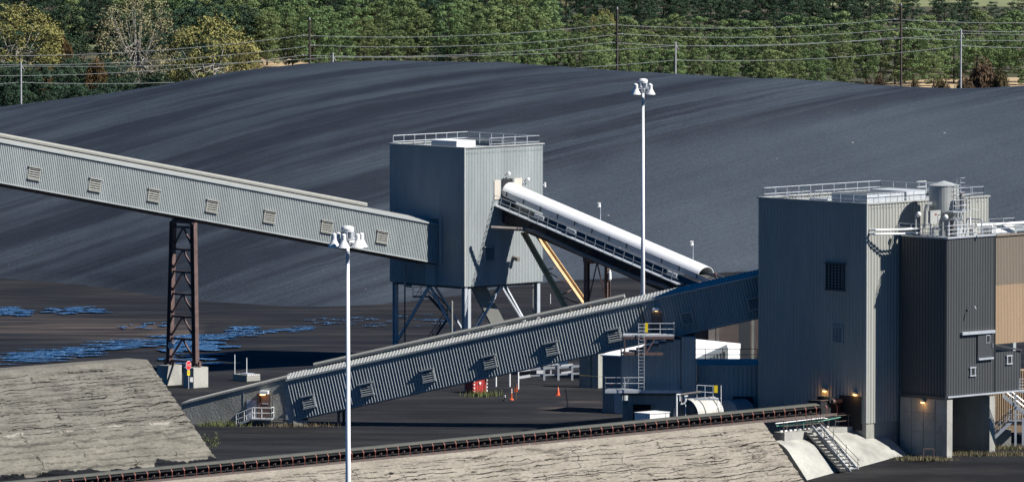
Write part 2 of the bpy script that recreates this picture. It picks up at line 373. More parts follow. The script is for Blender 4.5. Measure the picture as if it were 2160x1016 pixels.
def railing(mb, pts, h=1.07, sp=1.9, r=.028, rows=(1.0, .52), post=True):
    for a, b in zip(pts[:-1], pts[1:]):
        for k in rows: mb.tube(a + Z * h * k, b + Z * h * k, r, n=5)
        n = max(1, round((b - a).length / sp))
        for i in range(n + 1):
            q = a.lerp(b, i / n); mb.tube(q, q + Z * h, r * 1.15, n=5)
    return mb
def ladder(mb, a, h, side, w_=.45):
    for s_ in (-.5, .5): mb.tube(a + side * w_ * s_, a + side * w_ * s_ + Z * h, .03, n=5)
    k = int(h / .3)
    for i in range(1, k): mb.tube(a - side * w_ / 2 + Z * i * .3, a + side * w_ / 2 + Z * i * .3, .018, n=4)
    return mb
def louver(parent, c, u, v, n, w_=1.05, h=1.0, d=.22, m='louv', slats=6, name='louver', hood=True):
    f = MB(); t = .11
    f.obox(c + u * (w_ / 2 - t / 2) + n * d / 2, u * t / 2, v * h / 2, n * d / 2)
    f.obox(c - u * (w_ / 2 - t / 2) + n * d / 2, u * t / 2, v * h / 2, n * d / 2)
    f.obox(c + v * (h / 2 + .05) + n * (d / 2 + .04), u * (w_ / 2 + .1), v * .05, n * (d / 2 + .05))
    f.obox(c - v * (h / 2 + .05) + n * (d / 2 + .03), u * (w_ / 2 + .06), v * .05, n * (d / 2 + .04))
    o = f.build(name, m, parent)
    s = MB()
    for i in range(slats):
        q = c + v * (-h / 2 + (i + .5) * h / slats) + n * d * .8
        vv = (v * .8 - n * .6).normalized()
        s.obox(q, u * (w_ / 2 - t), vv * h / slats * .27, u.cross(vv) * .012)
    s.build('slats', m, o)
    b = MB(); b.obox(c + n * .03, u * (w_ / 2 - t), v * h / 2, n * .01); b.build('backing', 'dark', o)
    return o

def clad_box(root, C, lL, lR, z0, z1, m='clad', pitch=.3, depth=.06, trim='trim', zroof=None, parapet=.35, wallname='wall', corner=True):
    """box with near corner C, left face running along L, right face along R"""
    C = V((C.x, C.y, 0)); b = MB()
    hz = Z * (z1 - z0); c0 = C + Z * z0
    b.corr(c0 + L * lL, -L * lL, hz, A, pitch, depth)
    b.corr(c0, R * lR, hz, B, pitch, depth)
    b.corr(c0 + R * lR, L * lL, hz, R, pitch, depth)
    b.corr(c0 + R * lR + L * lL, -R * lR, hz, L, pitch, depth)
    wo = b.build(wallname, m, root)
    zr = z1 - parapet
    rf = MB(); rf.cbox(C + Z * (zr - .2), L * lL, R * lR, Z * .2); rf.build('roof', 'roofp', root); rf = MB(); rf.cbox(C + Z * z0, L * lL, R * lR, Z * .02); rf.build('underside', 'trim_dark', root)
    t = MB(); e = .1
    def cap(p, q):
        t.bar(p + Z * z1, q + Z * z1, .26, .12)
    o1, o2, o3, o4 = C + B * 0 - R * 0, C + L * lL, C + L * lL + R * lR, C + R * lR
    cap(o2 + L * .13, o1 - L * .13); t.bar(o1 + Z * (z1 - .003) + R * .13, o4 + Z * (z1 - .003) + R * .13 - R * .0, .26, .12)
    cap(o4 + R * .0 + L * .13, o3 - L * .0); t.bar(o3 + Z * (z1 + .003) - R * .13, o2 + Z * (z1 + .003) + R * .13, .26, .12)
    if corner:
        cc = C + (A + B).normalized() * .02
        t.obox(cc + Z * (z0 + z1) / 2, L * .09, R * .09, Z * ((z1 - z0) / 2 - .07))
    t.build('parapet_cap', trim, root)
    return C

# ================================================================== GROUND
PX0 = V((29.06, 707.4, 0))                    # plan point where the belt meets the tall building
def gz(x, y):
    n = (V((x, y, 0)) - PX0).dot(B)
    if n < 1.0 or x < -200: return 0.0
    k = min(1.0, (n - 1.0) / 3.0)
    return -k * (1.05 + .17 * min(40, max(0.0, 704.0 - y)))
def smooth(a, b, x):
    t = max(0, min(1, (x - a) / (b - a))); return t * t * (3 - 2 * t)
def build_ground():
    xs = sorted(set([-6000, -3000, -1500, -700, -300, -150] + [-100 + i * 2.0 for i in range(101)] + [150, 300, 700, 1500, 3000, 6000]))
    ys = sorted(set([-300, 100, 300, 450, 550, 600, 620] + [640 + i * 2.0 for i in range(130)] + [910, 950, 1000, 1060, 1100, 1120, 1140, 1180, 1250, 1350, 1500, 2000, 3000, 5000, 9000]))
    vs = []; kinds = []
    for y in ys:
        for x in xs:
            z = gz(x, y)
            if 600 < y < 900 and abs(x) < 100:
                z += .10 * mn.noise(V((x * .05, y * .08, 3))) * (1 if z > -1 else .5)
            vs.append((x, y, z))
            g = smooth(1080, 1110, y)
            a = 0
            q = V((x, y, 0)); pr = proj(q) if y > 100 else (0, 0)
            if -100 < pr[0] < 420 and 640 < pr[1] < 770: a = .9 * max(0, 1 - abs(pr[1] - (688 + max(0, pr[0] - 100) * .05)) / 28)
            if 1170 < pr[0] < 1300 and 845 < pr[1] < 870: a = .6
            kinds.append((g, a, 0, 1))
    nx = len(xs); fs = [(j * nx + i, j * nx + i + 1, (j + 1) * nx + i + 1, (j + 1) * nx + i) for j in range(len(ys) - 1) for i in range(nx - 1)]
    me = bpy.data.meshes.new('ground'); me.from_pydata(vs, [], fs)
    at = me.color_attributes.new('kind', 'FLOAT_COLOR', 'POINT')
    for i, k in enumerate(kinds): at.data[i].color = k
    for p in me.polygons: p.use_smooth = True
    me.materials.append(MM['ground']); o = bpy.data.objects.new('ground', me); sc.collection.objects.link(o); tag(o, kind='structure')
build_ground()

def interp(tab, x):
    if x <= tab[0][0]: return tab[0][1]
    for (a, ya), (b, yb) in zip(tab[:-1], tab[1:]):
        if x <= b:
            t = (x - a) / (b - a); return ya + (yb - ya) * t
    return tab[-1][1]
CREST = [(-500, 275), (-200, 252), (0, 227), (160, 207), (320, 185), (500, 153), (600, 141), (740, 131), (950, 129), (1100, 134), (1300, 149), (1500, 160), (1700, 171), (1900, 183), (2050, 189), (2160, 181), (2400, 175), (2800, 180)]
BASE = [(-500, 575), (0, 587), (180, 602), (350, 628), (500, 642), (660, 650), (820, 642), (960, 625), (1080, 606), (1150, 594), (1240, 590), (1340, 585), (1500, 577), (1620, 570), (2200, 560), (2800, 560)]
_slp = [0.0]
for _i in range(1200): _slp.append(_slp[-1] + 1.0 / (.085 + .20 * (1 - math.exp(-_i / 130.0))))
def build_pile():
    cols = [-450 + i * 10 for i in range(311)]; NR = 90; NBk = 14
    def sm(tab, x): return sum(interp(tab, x + d) for d in (-60, -30, 0, 30, 60)) / 5
    vs = []; uvs = []; dry = []
    for px in cols:
        b = G(px, sm(BASE, px), 0.0); yc = sm(CREST, px)
        c = P(px, yc, 1000 + 12 * math.sin(px * .003))
        for r in range(NR + 1 + NBk):
            if r <= NR:
                s = r / NR; Yp = b.y + (c.y - b.y) * s; z = c.z * (1 - (1 - s) ** 1.45)
                if s < .06: z *= s / .06 * .5 + .5
                q = V((b.x + (c.x - b.x) * s, Yp, z - .15 * (1 - s)))
            else:
                s = 1 + (r - NR) / NBk; t = (r - NR) / NBk
                q = V((c.x * (1 + .09 * t), c.y + 95 * t, c.z * (1 - t ** 1.6) - .3 * t))
            X, Yi = proj(q)
            q0 = q.copy()
            dq = max(0, Yi - 128 - .4 * (yc - 128)) if r <= NR else 0
            cc = (X * (1 + .12 * smooth(900, 2100, X)) + _slp[min(1199, int(dq))] * (1 - (dq % 1)) + _slp[min(1199, int(dq) + 1)] * (dq % 1)) / 140.0
            al = (X) / 100.0
            amp = min(1, s * 8) if r <= NR else 1
            # shallow dozer benches that run along the tracks
            hgt = .34 * mn.noise(V((cc * 1.1, al * .10, 0))) + .05 * mn.noise(V((cc * 3.4, al * .16, 5))) + .10 * mn.noise(V((q.x * .3, q.y * .3, 9)))
            edge = 352 - (X - 1150) * .30 + (X - 1150) ** 2 * .000145 if X > 1150 else 352 + (1150 - X) * .42
            d = smooth(-12, 45, Yi - edge + 14 * mn.noise(V((X * .01, 3, 3)))) * smooth(950, 1230, X)
            hgt *= (1 - .6 * d)
            if r <= NR: q.z += hgt * amp
            vs.append(tuple(q)); uvs.append((cc, al)); dry.append(d * .9 + .25 * smooth(500, 640, Yi) * (1 - d))
    rows = NR + 1 + NBk
    fs = [(i * rows + j, (i + 1) * rows + j, (i + 1) * rows + j + 1, i * rows + j + 1) for i in range(len(cols) - 1) for j in range(rows - 1)]
    me = bpy.data.meshes.new('coal_pile'); me.from_pydata(vs, [], fs)
    ul = me.uv_layers.new(name='track')
    for l in me.loops: ul.data[l.index].uv = uvs[l.vertex_index]
    at = me.color_attributes.new('dry', 'FLOAT_COLOR', 'POINT')
    for i, k in enumerate(dry): at.data[i].color = (k, k, k, 1)
    for p in me.polygons: p.use_smooth = True
    me.materials.append(MM['coal']); o = bpy.data.objects.new('coal_pile', me); sc.collection.objects.link(o)
    tag(o, 'vast low mound of black coal with dozer tracks in front of the trees', 'coal pile')
build_pile()

def sheet(name, pts, z, m):     # flat patch of land outlined in plan
    b = MB(); b.add([V((p.x, p.y, z)) for p in pts], [tuple(range(len(pts)))]); o = b.build(name, m); return tag(o, kind='structure')
sheet('field', [G(440, 152), G(760, 152), G(720, 138), G(640, 128), G(560, 121), G(470, 116), G(440, 120)], .05, 'field')
sheet('meadow', [G(-40, 108), G(300, 108), G(280, 88), G(-40, 90)], .05, 'meadow')
sheet('pasture', [G(1700, 14), G(2400, 16), G(2400, -60), G(1700, -60)], .05, 'meadow')
sheet('verge', [G(1830, 190), G(2300, 190), G(2300, 162), G(1990, 166), G(1830, 178)], .05, 'field')

def puddles():
    b = MB(); rr = random.Random(3)
    def blob(px, py, wpx, hpx):
        a, c = G(px - wpx / 2, py), G(px + wpx / 2, py); cen = G(px, py); d = (G(px, py - hpx / 2).y - G(px, py + hpx / 2).y) / 2
        wx = (c.x - a.x) / 2; n = 22; ph = rr.uniform(0, 9); pts = []
        for i in range(n):
            t = 2 * math.pi * i / n; k = 1 + .45 * mn.noise(V((math.cos(t) * 1.6 + ph, math.sin(t) * 1.6, ph)))
            pts.append(V((cen.x + math.cos(t) * wx * k, cen.y + math.sin(t) * d * k, 0)))
        zz = .13 + rr.uniform(0, .004) * len(b.v) * .02
        b.add([V((p.x, p.y, .12 + .0006 * (len(b.v) // n % 60))) for p in pts], [tuple(range(n))])
    for i in range(260):     # the long main streak
        t = rr.random(); px = 5 + 655 * t; py = 753 - 60 * t + rr.gauss(0, 5.5 * (1.3 - t)) + (5 if t < .3 else 0)
        blob(px, py, rr.uniform(14, 95) * (1.1 - .6 * t), rr.uniform(.5, 2.3) * (1.1 - .45 * t))
    for i in range(26): blob(rr.uniform(340, 470), rr.uniform(708, 745), rr.uniform(30, 80), rr.uniform(2.5, 6))
    for i in range(22): blob(rr.uniform(0, 60), rr.gauss(659, 5), rr.uniform(20, 60), rr.uniform(1, 3))
    for i in range(22): blob(rr.uniform(100, 215), rr.gauss(655, 5), rr.uniform(12, 45), rr.uniform(1, 3))
    for i in range(16): blob(rr.uniform(250, 350), rr.gauss(690, 4), rr.uniform(8, 30), rr.uniform(.8, 2))
    for i in range(30): blob(rr.uniform(640, 960), rr.gauss(679, 5), rr.uniform(10, 40), rr.uniform(.5, 1.4))
    for i in range(18): blob(rr.uniform(350, 460), rr.uniform(745, 775), rr.uniform(20, 70), rr.uniform(1.5, 4))
    for i in range(10): blob(rr.uniform(480, 545), rr.uniform(690, 700), rr.uniform(15, 40), rr.uniform(2, 4))
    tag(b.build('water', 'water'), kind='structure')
puddles()

# ================================================================== CONCRETE SLOPES
def slope_mesh(top0, top1, run, drop, nu, nv, m, seed, amp, name, label, cat, crown=.0, back=3.0, side=True, ledges=True, zbot=None):
    """sloping concrete face: top edge top0->top1, falls along B by run and drop"""
    U = top1 - top0; Ln = U.length; u = U.normalized(); nrm = (B * drop + Z * run).normalized()
    vs = []; uvs = []; sl = math.hypot(run, drop)
    rows = [(-back, 0.0)] + [(j / nv * sl, 1) for j in range(nv + 1)]
    for j, (s, k) in enumerate(rows):
        for i in range(nu + 1):
            a = i / nu; base = top0 + U * a
            if k == 0: q = base - B * back
            else:
                f = s / sl; q = base + B * run * f - Z * drop * f
                if crown: q += nrm * crown * math.sin(math.pi * min(1, f * 1.1)) * (1 - .3 * f)
                x = a * Ln
                if ledges:
                    wv = s + .45 * mn.noise(V((x * .12, s * .3, seed))) + .16 * mn.noise(V((x * .7, s * .9, seed + 4)))
                    per = .85; ph = (wv / per) % 1.0
                    rid = ph ** 3 * (1 - smooth(.93, 1.0, ph)) * 1.1
                    st = .5 + .5 * mn.noise(V((x * .18, math.floor(wv / per) * 2.3, seed + 8)))
                    h = amp * (rid * (st * 1.6) + .45 * mn.noise(V((x * .9, s * 2.2, seed + 2))) + .25 * mn.noise(V((x * 2.4, s * 5, seed + 3))))
                    big = mn.noise(V((x * .11, s * .35, seed + 20)))
                    if big > .36 : h -= amp * 1.6 * smooth(.36, .44, big)
                    h *= smooth(0, .5, s) * .9 + .1
                    q += nrm * h
                    ed = min(a, 1 - a) * Ln
                    q += u * 0
            vs.append(q); uvs.append((a * Ln, s))
    n1 = nu + 1
    fs = [(j * n1 + i, (j + 1) * n1 + i, (j + 1) * n1 + i + 1, j * n1 + i + 1) for j in range(len(rows) - 1) for i in range(nu)]
    # closing sides and back down into the ground
    zb = (zbot if zbot is not None else min(p.z for p in vs)) - .6
    def skirt(idx, flip):
        o = len(vs)
        for i in idx:
            q = vs[i]; vs.append(V((q.x, q.y, zb))); uvs.append((uvs[i][0], uvs[i][1] + 3))
        for k in range(len(idx) - 1):
            f = (idx[k], idx[k + 1], o + k + 1, o + k); fs.append(f[::-1] if flip else f)
    skirt([i for i in range(n1)], False); skirt([j * n1 for j in range(len(rows))], True); skirt([j * n1 + nu for j in range(len(rows))], False)
    skirt([(len(rows) - 1) * n1 + i for i in range(n1)], True)
    me = bpy.data.meshes.new(name); me.from_pydata([tuple(p) for p in vs], [], fs)
    ul = me.uv_layers.new(name='face')
    for l in me.loops: ul.data[l.index].uv = uvs[l.vertex_index]
    me.materials.append(MM[m]); o = bpy.data.objects.new(name, me); sc.collection.objects.link(o)
    return tag(o, label, cat)
# big weathered slope at the left
toe = G(462, 972, 0.0); topR = toe - B * 9.2; topR.z = Zat(topR, 758)
topL = topR + A * 34
slope_mesh(topR, topL, 9.2, topR.z + .2, 420, 150, 'crack_l', 1.0, .17, 'concrete_slope', 'big weathered grey concrete slope with a slanted right end, bottom left', 'concrete slope', back=2.5, zbot=-.5)
# dike carrying the belt
BZ = 3.6                                      # top of belt cover
def belt(t, off=0.0, z=0.0): return PX0 + A * t + B * off + Z * z
t0 = tpx(belt(0, 1.15, 2.5), A, 1610)
d0 = belt(t0, 1.15, 2.5); d1 = belt(112, 1.15, 2.12)
slope_mesh(d0, d1, 5.6, 5.6, 640, 96, 'crack_r', 5.0, .15, 'concrete_embankment', 'long pale cracked concrete embankment carrying the belt conveyor', 'embankment', back=2.6, zbot=-9)
# smooth apron next to the building
def apron(pxa, pxb, name, label, seed, ya=914, yb=905, run=4.1):
    a = hit(pxb, yb, PX0 + B * 1.6, B); b = hit(pxa, ya, PX0 + B * 1.6, B)
    z = (a.z + b.z) / 2; a.z = z; b.z = z
    m = MB(); N1, N2 = 10, 14; vs = []
    for j in range(N2 + 1):
        f = j / N2
        for i in range(N1 + 1):
            q = a.lerp(b, i / N1) + B * run * f; zb_ = min(-1.1, gz(q.x, q.y)) - .08; q.z = z + (zb_ - z) * (.35 * f + .65 * (1 - math.cos(f * math.pi * .62)) / (1 - math.cos(math.pi * .62)))
            vs.append(q)
    fs = [(j * (N1 + 1) + i, (j + 1) * (N1 + 1) + i, (j + 1) * (N1 + 1) + i + 1, j * (N1 + 1) + i + 1) for j in range(N2) for i in range(N1)]
    m.add(vs, fs)
    for e in (0, N1):
        col = [vs[j * (N1 + 1) + e] for j in range(N2 + 1)]
        m.add(col + [V((q.x, q.y, -3)) for q in col], [(k, k + 1, N2 + 2 + k, N2 + 1 + k) for k in range(N2)])
    m.quad(a, b, V((b.x, b.y, -3)), V((a.x, a.y, -3)))
    return tag(m.build(name, 'conc_lt', smooth=False), label, 'apron'), a, b
apron(1632, 1706, 'concrete_apron', 'smooth pale concrete apron left of the metal steps', 1, 927, 924)
apron(1716, 1842, 'concrete_apron', 'smooth curved concrete apron between the metal steps and the concrete plinth', 2, 913, 905, 4.4)

# ================================================================== BELT CONVEYOR ON THE EMBANKMENT
def belt_conveyor():
    root = thing('belt_conveyor', 'long black belt conveyor with rust red brackets on top of the pale embankment', 'conveyor', belt(50, 0, 2.6))
    T1 = 107.0; ctop = lambda t: 3.6 - .004 * t
    cv = MB(); base = MB(); fr = MB(); bl = MB()
    # shallow cover / belt top sheet sloping to the front
    a, b = belt(.5, -.55, ctop(0)), belt(T1, -.55, ctop(T1))
    for p, q in ((a, b),):
        cv.prism([p, p + B * .75 + Z * .03, p + B * 1.02 - Z * .12, p + B * 1.0 - Z * .17, p + B * .75 - Z * .04, p - Z * .06], q - p)
    cv.build('belt', 'cover', root)
    lo = lambda t, off, dz: belt(t, off, ctop(t) - dz)
    rb = MB(); rb.bar(lo(.5, 0, .30), lo(T1, 0, .30), 1.0, .10); rb.bar(lo(.5, 0, .78), lo(T1, 0, .78), .9, .05); rb.build('return_belt', 'dark', root)
    base.bar(lo(.2, 0.05, .98), lo(T1, .05, .98), 1.5, .12); base.bar(lo(.2, .98, 1.0), lo(T1, .98, 1.0), .12, .2); base.build('deck', 'brownsteel', root)
    bp = MB(); bp.bar(lo(.2, -.5, .6), lo(T1, -.5, .6), .05, .6); bp.build('back_panel', 'dark', root)
    t = 1.2; proto = None; i = 0; br0 = None
    while t < T1 - 1:
        # the proto is built at the first station, repeats are translated copies
        if proto is None:
            br0 = t; m = MB(); q = lambda o, dz: lo(t, o, dz)
            m.bar(q(.86, .12), q(1.02, .36), .09, .06); m.bar(q(1.02, .34), q(1.02, .95), .09, .06)
            proto = m.build('bracket', 'redbracket', root)
            r = MB(); r.tube(q(-.3, .52), q(.35, .62), .07, n=6); r.tube(q(.40, .84) + A * .25, q(.40, .60) + A * .25, .05, n=5); idl = r.build('roller', 'rust', proto)
        else:
            c = proto.copy(); sc.collection.objects.link(c); d = lo(t, 0, 0) - lo(br0, 0, 0); c.location = proto.location + d
            e = idl.copy(); sc.collection.objects.link(e); e.parent = c
        t += 1.36; i += 1
    nl = MB()
    for k in (14, 26, 33, 40, 47.5, 55, 62): 
        nl.obox(lo(k, 1.0, .98), A * .06, B * .04, Z * .05)
    nl.build('marker', 'white', root)
    # head end at the building wall
    hd = MB(); hd.cbox(lo(.2, -1.0, 1.0), A * 2.6, B * 1.5, Z * 1.25); hd.tube(lo(1.6, .7, -.25), lo(1.6, -.8, -.25), .3, n=10); hd.build('head_box', 'dark', root)
    mo = MB(); mo.tube(lo(.4, .75, -.15), lo(1.6, .75, -.15), .2, n=8); mo.bar(lo(2.9, .55, -.3), lo(.3, .55, -.3), .08, .08); mo.build('drive_motor', 'rust', root)
belt_conveyor()

# walkway / white and green pipes below the belt right end
def walkway():
    n0 = -.2; zz = 1.5
    root = thing('walkway', 'narrow concrete walkway with dark handrails under the right end of the belt', 'walkway', belt(3, 1.8, zz))
    s = MB(); s.cbox(belt(-3.2, .6, zz - 1.9), A * 12.2, B * 1.3, Z * 1.9); s.build('slab', 'conc_lt', root)
    r = MB(); railing(r, [belt(-2.9, 1.8, zz), belt(2.3, 1.8, zz)], sp=1.6, r=.03); railing(r, [belt(3.9, 1.8, zz), belt(9, 1.8, zz)], sp=1.6, r=.03); r.build('handrail', 'brownsteel', root)
    for i in range(22):
        if i % 2: k = MB(); k.obox(belt(2.2 + i * .3, 1.02, zz + .06), A * .14, B * .06, Z * .06); k.build('kerb_block', 'white', root)
walkway()
def two_pipes():
    root = thing('pipe_run', 'pair of thin white and green pipes running beside the belt end', 'pipe', belt(4, 1.0, 2.45))
    a = MB(); a.path([belt(9.5, 1.25, 2.32), belt(3.2, 1.25, 2.42), belt(2.6, .9, 2.3), belt(1.2, .7, 2.35)], .05, 6); a.build('white_pipe', 'white', root)
    a = MB(); a.path([belt(9.5, 1.35, 2.1), belt(4, 1.35, 2.15), belt(1.0, 1.3, 2.35)], .045, 6); a.path([belt(6, 1.38, 2.15), belt(6, 1.38, 1.75)], .05, 6); a.build('green_pipe', 'green', root)
    for t in (2.2, 5, 7.6): b = MB(); b.bar(belt(t, .9, 1.5), belt(t, .9, 2.6), .22, .16); b.build('support_post', 'brownsteel', root)
two_pipes()
def column_pier():
    p = hit(1797, 905, PX0 + B * 1.0, B); p.z = 0
    m = MB(); m.cbox(p + Z * 1.4, L * .0 - A * .55, B * .45, Z * 3.1)
    one(m, 'pier', 'conc', 'square tan concrete pier beside the belt end under the two wall lamps', 'pier', p)
column_pier()
def metal_steps():
    a = hit(1712, 913, PX0 + B * 1.7, B); root = thing('metal_steps', 'steep metal steps with handrails going down between the two concrete aprons', 'steps', a)
    top = a.copy(); botm = top + B * 4.7; botm.z = -1.95; top.z = 1.85
    wd = A * -1.15
    s = MB()
    for k in (0, 1): s.bar(top + wd * k, botm + wd * k, .06, .26)
    s.build('stringer', 'galv', root)
    tr = MB(); n = 14
    for i in range(1, n):
        q = top.lerp(botm, i / n); tr.obox(q + wd * .5, wd * .48, B * .13, Z * .02)
    tr.build('treads', 'galv', root)
    h = MB()
    for k in (0, 1):
        o = wd * k
        for z in (.55, 1.0): h.tube(top + o + Z * z - B * .8, botm + o + Z * z, .028, n=5)
        for f in (0, .33, .66, .96): q = top.lerp(botm, f) + o; h.tube(q, q + Z * 1.0, .03, n=5)
        h.tube(top + o - B * .8, top + o - B * .8 + Z, .03, n=5)
    h.build('handrail', 'brownsteel', root)
    # striped ramp of pale blocks on the left of it
    st = MB(); e = top - wd * .95; f_ = e + B * 4.5; f_.z = -1.75; e.z = 1.6
    st.prism([e + A * .2 , e - A * 1.0, e - A * 1.0 - Z * 2.5, e + A * .2 - Z * 2.5], V((.01, 0, 0)))
    root2 = thing('stone_steps', 'row of pale treads in a dark slot beside the metal steps', 'steps', e)
    bk = MB(); bk.prism([e - A * .75, e + A * .1 , f_ + A * .1, f_ - A * .75], Z * -.1); bk.build('slot', 'dark', root2)
    t2 = MB()
    for i in range(12):
        q = e.lerp(f_, (i + 1) / 12.5) + Z * .06; t2.obox(q - A * .33, A * .32, B * .11, Z * .03)
    t2.build('treads', 'conc_lt', root2)
metal_steps()

# ================================================================== TALL BUILDING (right)
BC = P(1828, 600, 705); BC.z = 0
ztop = Zat(BC, 430); zclad = Zat(BC, 893)
bL = tpx(BC + Z * 21, L, 1600); bR = tpx(BC + Z * 21, R, 2085)
def onL(C, px, py): return hit(px, py, C, A)
def onR(C, px, py): return hit(px, py, C, B)
def lamp(root_or_none, p, n, label, group=None, s=1.0):
    r = thing('wall_lamp', label, 'lamp', p, group)
    m = MB(); m.obox(p + n * .15 + Z * .1, n.cross(Z) * .2 * s, n * .15, Z * .1 * s); m.build('housing', 'trim', r)
    g = MB(); g.obox(p + n * .17 - Z * .04, n.cross(Z) * .12 * s, n * .10, Z * .05 * s); g.build('glowing_lens', 'lampglow', r)
    l = bpy.data.lights.new('lamp_light', 'POINT'); l.energy = 8; l.color = (1, .5, .15); l.shadow_soft_size = .12
    lo = bpy.data.objects.new('bulb', l); sc.collection.objects.link(lo); lo.parent = r; lo.location = n * .5 - Z * .25
def tall_building():
    root = thing('tall_building', 'tall grey ribbed metal building with a flat railed roof at the right', 'building', BC)
    clad_box(root, BC, bL, bR, zclad, ztop, 'clad_warm', .40, .07)
    pl = MB(); pl.cbox(BC - Z * 3 + (L + R) * .03, L * (bL - .06), R * (bR - .06), Z * (zclad + 3)); pl.build('plinth', 'conc', root)
    c = onL(BC, 1764, 583); louver(root, c, -L, Z, A, 2.3, 2.3, .2, 'trim_dark', 9)
    c = onL(BC, 1768, 705); louver(root, c, -L, Z, A, 1.35, 1.35, .12, 'trim', 8, name='small_louver')
    r = MB(); zr = Z * (ztop - .3); i = .3
    k1, k2, k3, k4 = BC + zr + (L + R) * i, BC + zr + L * (bL - i) + R * i, BC + zr + L * (bL - i) + R * (bR - i), BC + zr + L * i + R * (bR - i)
    railing(r, [k1, k2], 1.15, 1.5); railing(r, [k2, k3], 1.15, 1.5); railing(r, [k3, k4], 1.15, 1.5); railing(r, [k4, k1], 1.15, 1.5)
    r.build('roof_railing', 'galv', root)
    # raised roof lights
    s = MB(); z0 = Z * (ztop - .35)
    s.cbox(BC + z0 + L * .7 + R * .7, L * 4.2, R * 5.0, Z * 1.05); s.cbox(BC + z0 + L * .7 + R * 6.0, L * 4.4, R * 2.5, Z * 1.2)
    s.cbox(BC + z0 + L * 5.6 + R * .9, L * 2.2, R * 6, Z * .5); s.build('roof_hatch', 'palemetal', root)
    q = MB()
    for j in range(9): q.bar(BC + z0 + L * 4.95 + R * (.9 + j * .55) + Z * 1.08, BC + z0 + L * .8 + R * (.9 + j * .55) + Z * 1.08, .05, .05)
    q.build('roof_seams', 'trim', root)
    g = MB(); e = BC + Z * (ztop + .2) + L * (bL * .42) + R * (bR * .78)
    railing(g, [e, e + B * 2.4], 1.0, 1.0); railing(g, [e, e + R * 1.3], 1.0, 1.0); g.build('hatch_rail', 'white', root)
    d = MB(); dd = onL(BC, 1806, 865); dd.z = 1.2; d.cbox(dd + A * .01 - L * .7, L * 2.6, A * .12, Z * 3.0); d.build('belt_opening', 'dark', root)
tall_building()
lamp(None, onL(BC, 1742, 823), A, 'lit orange wall lamp on the tall building above the belt end', 'lit wall lamps above the belt end')
lamp(None, onL(BC, 1806, 831), A, 'lit orange wall lamp near the lit corner of the tall building', 'lit wall lamps above the belt end')

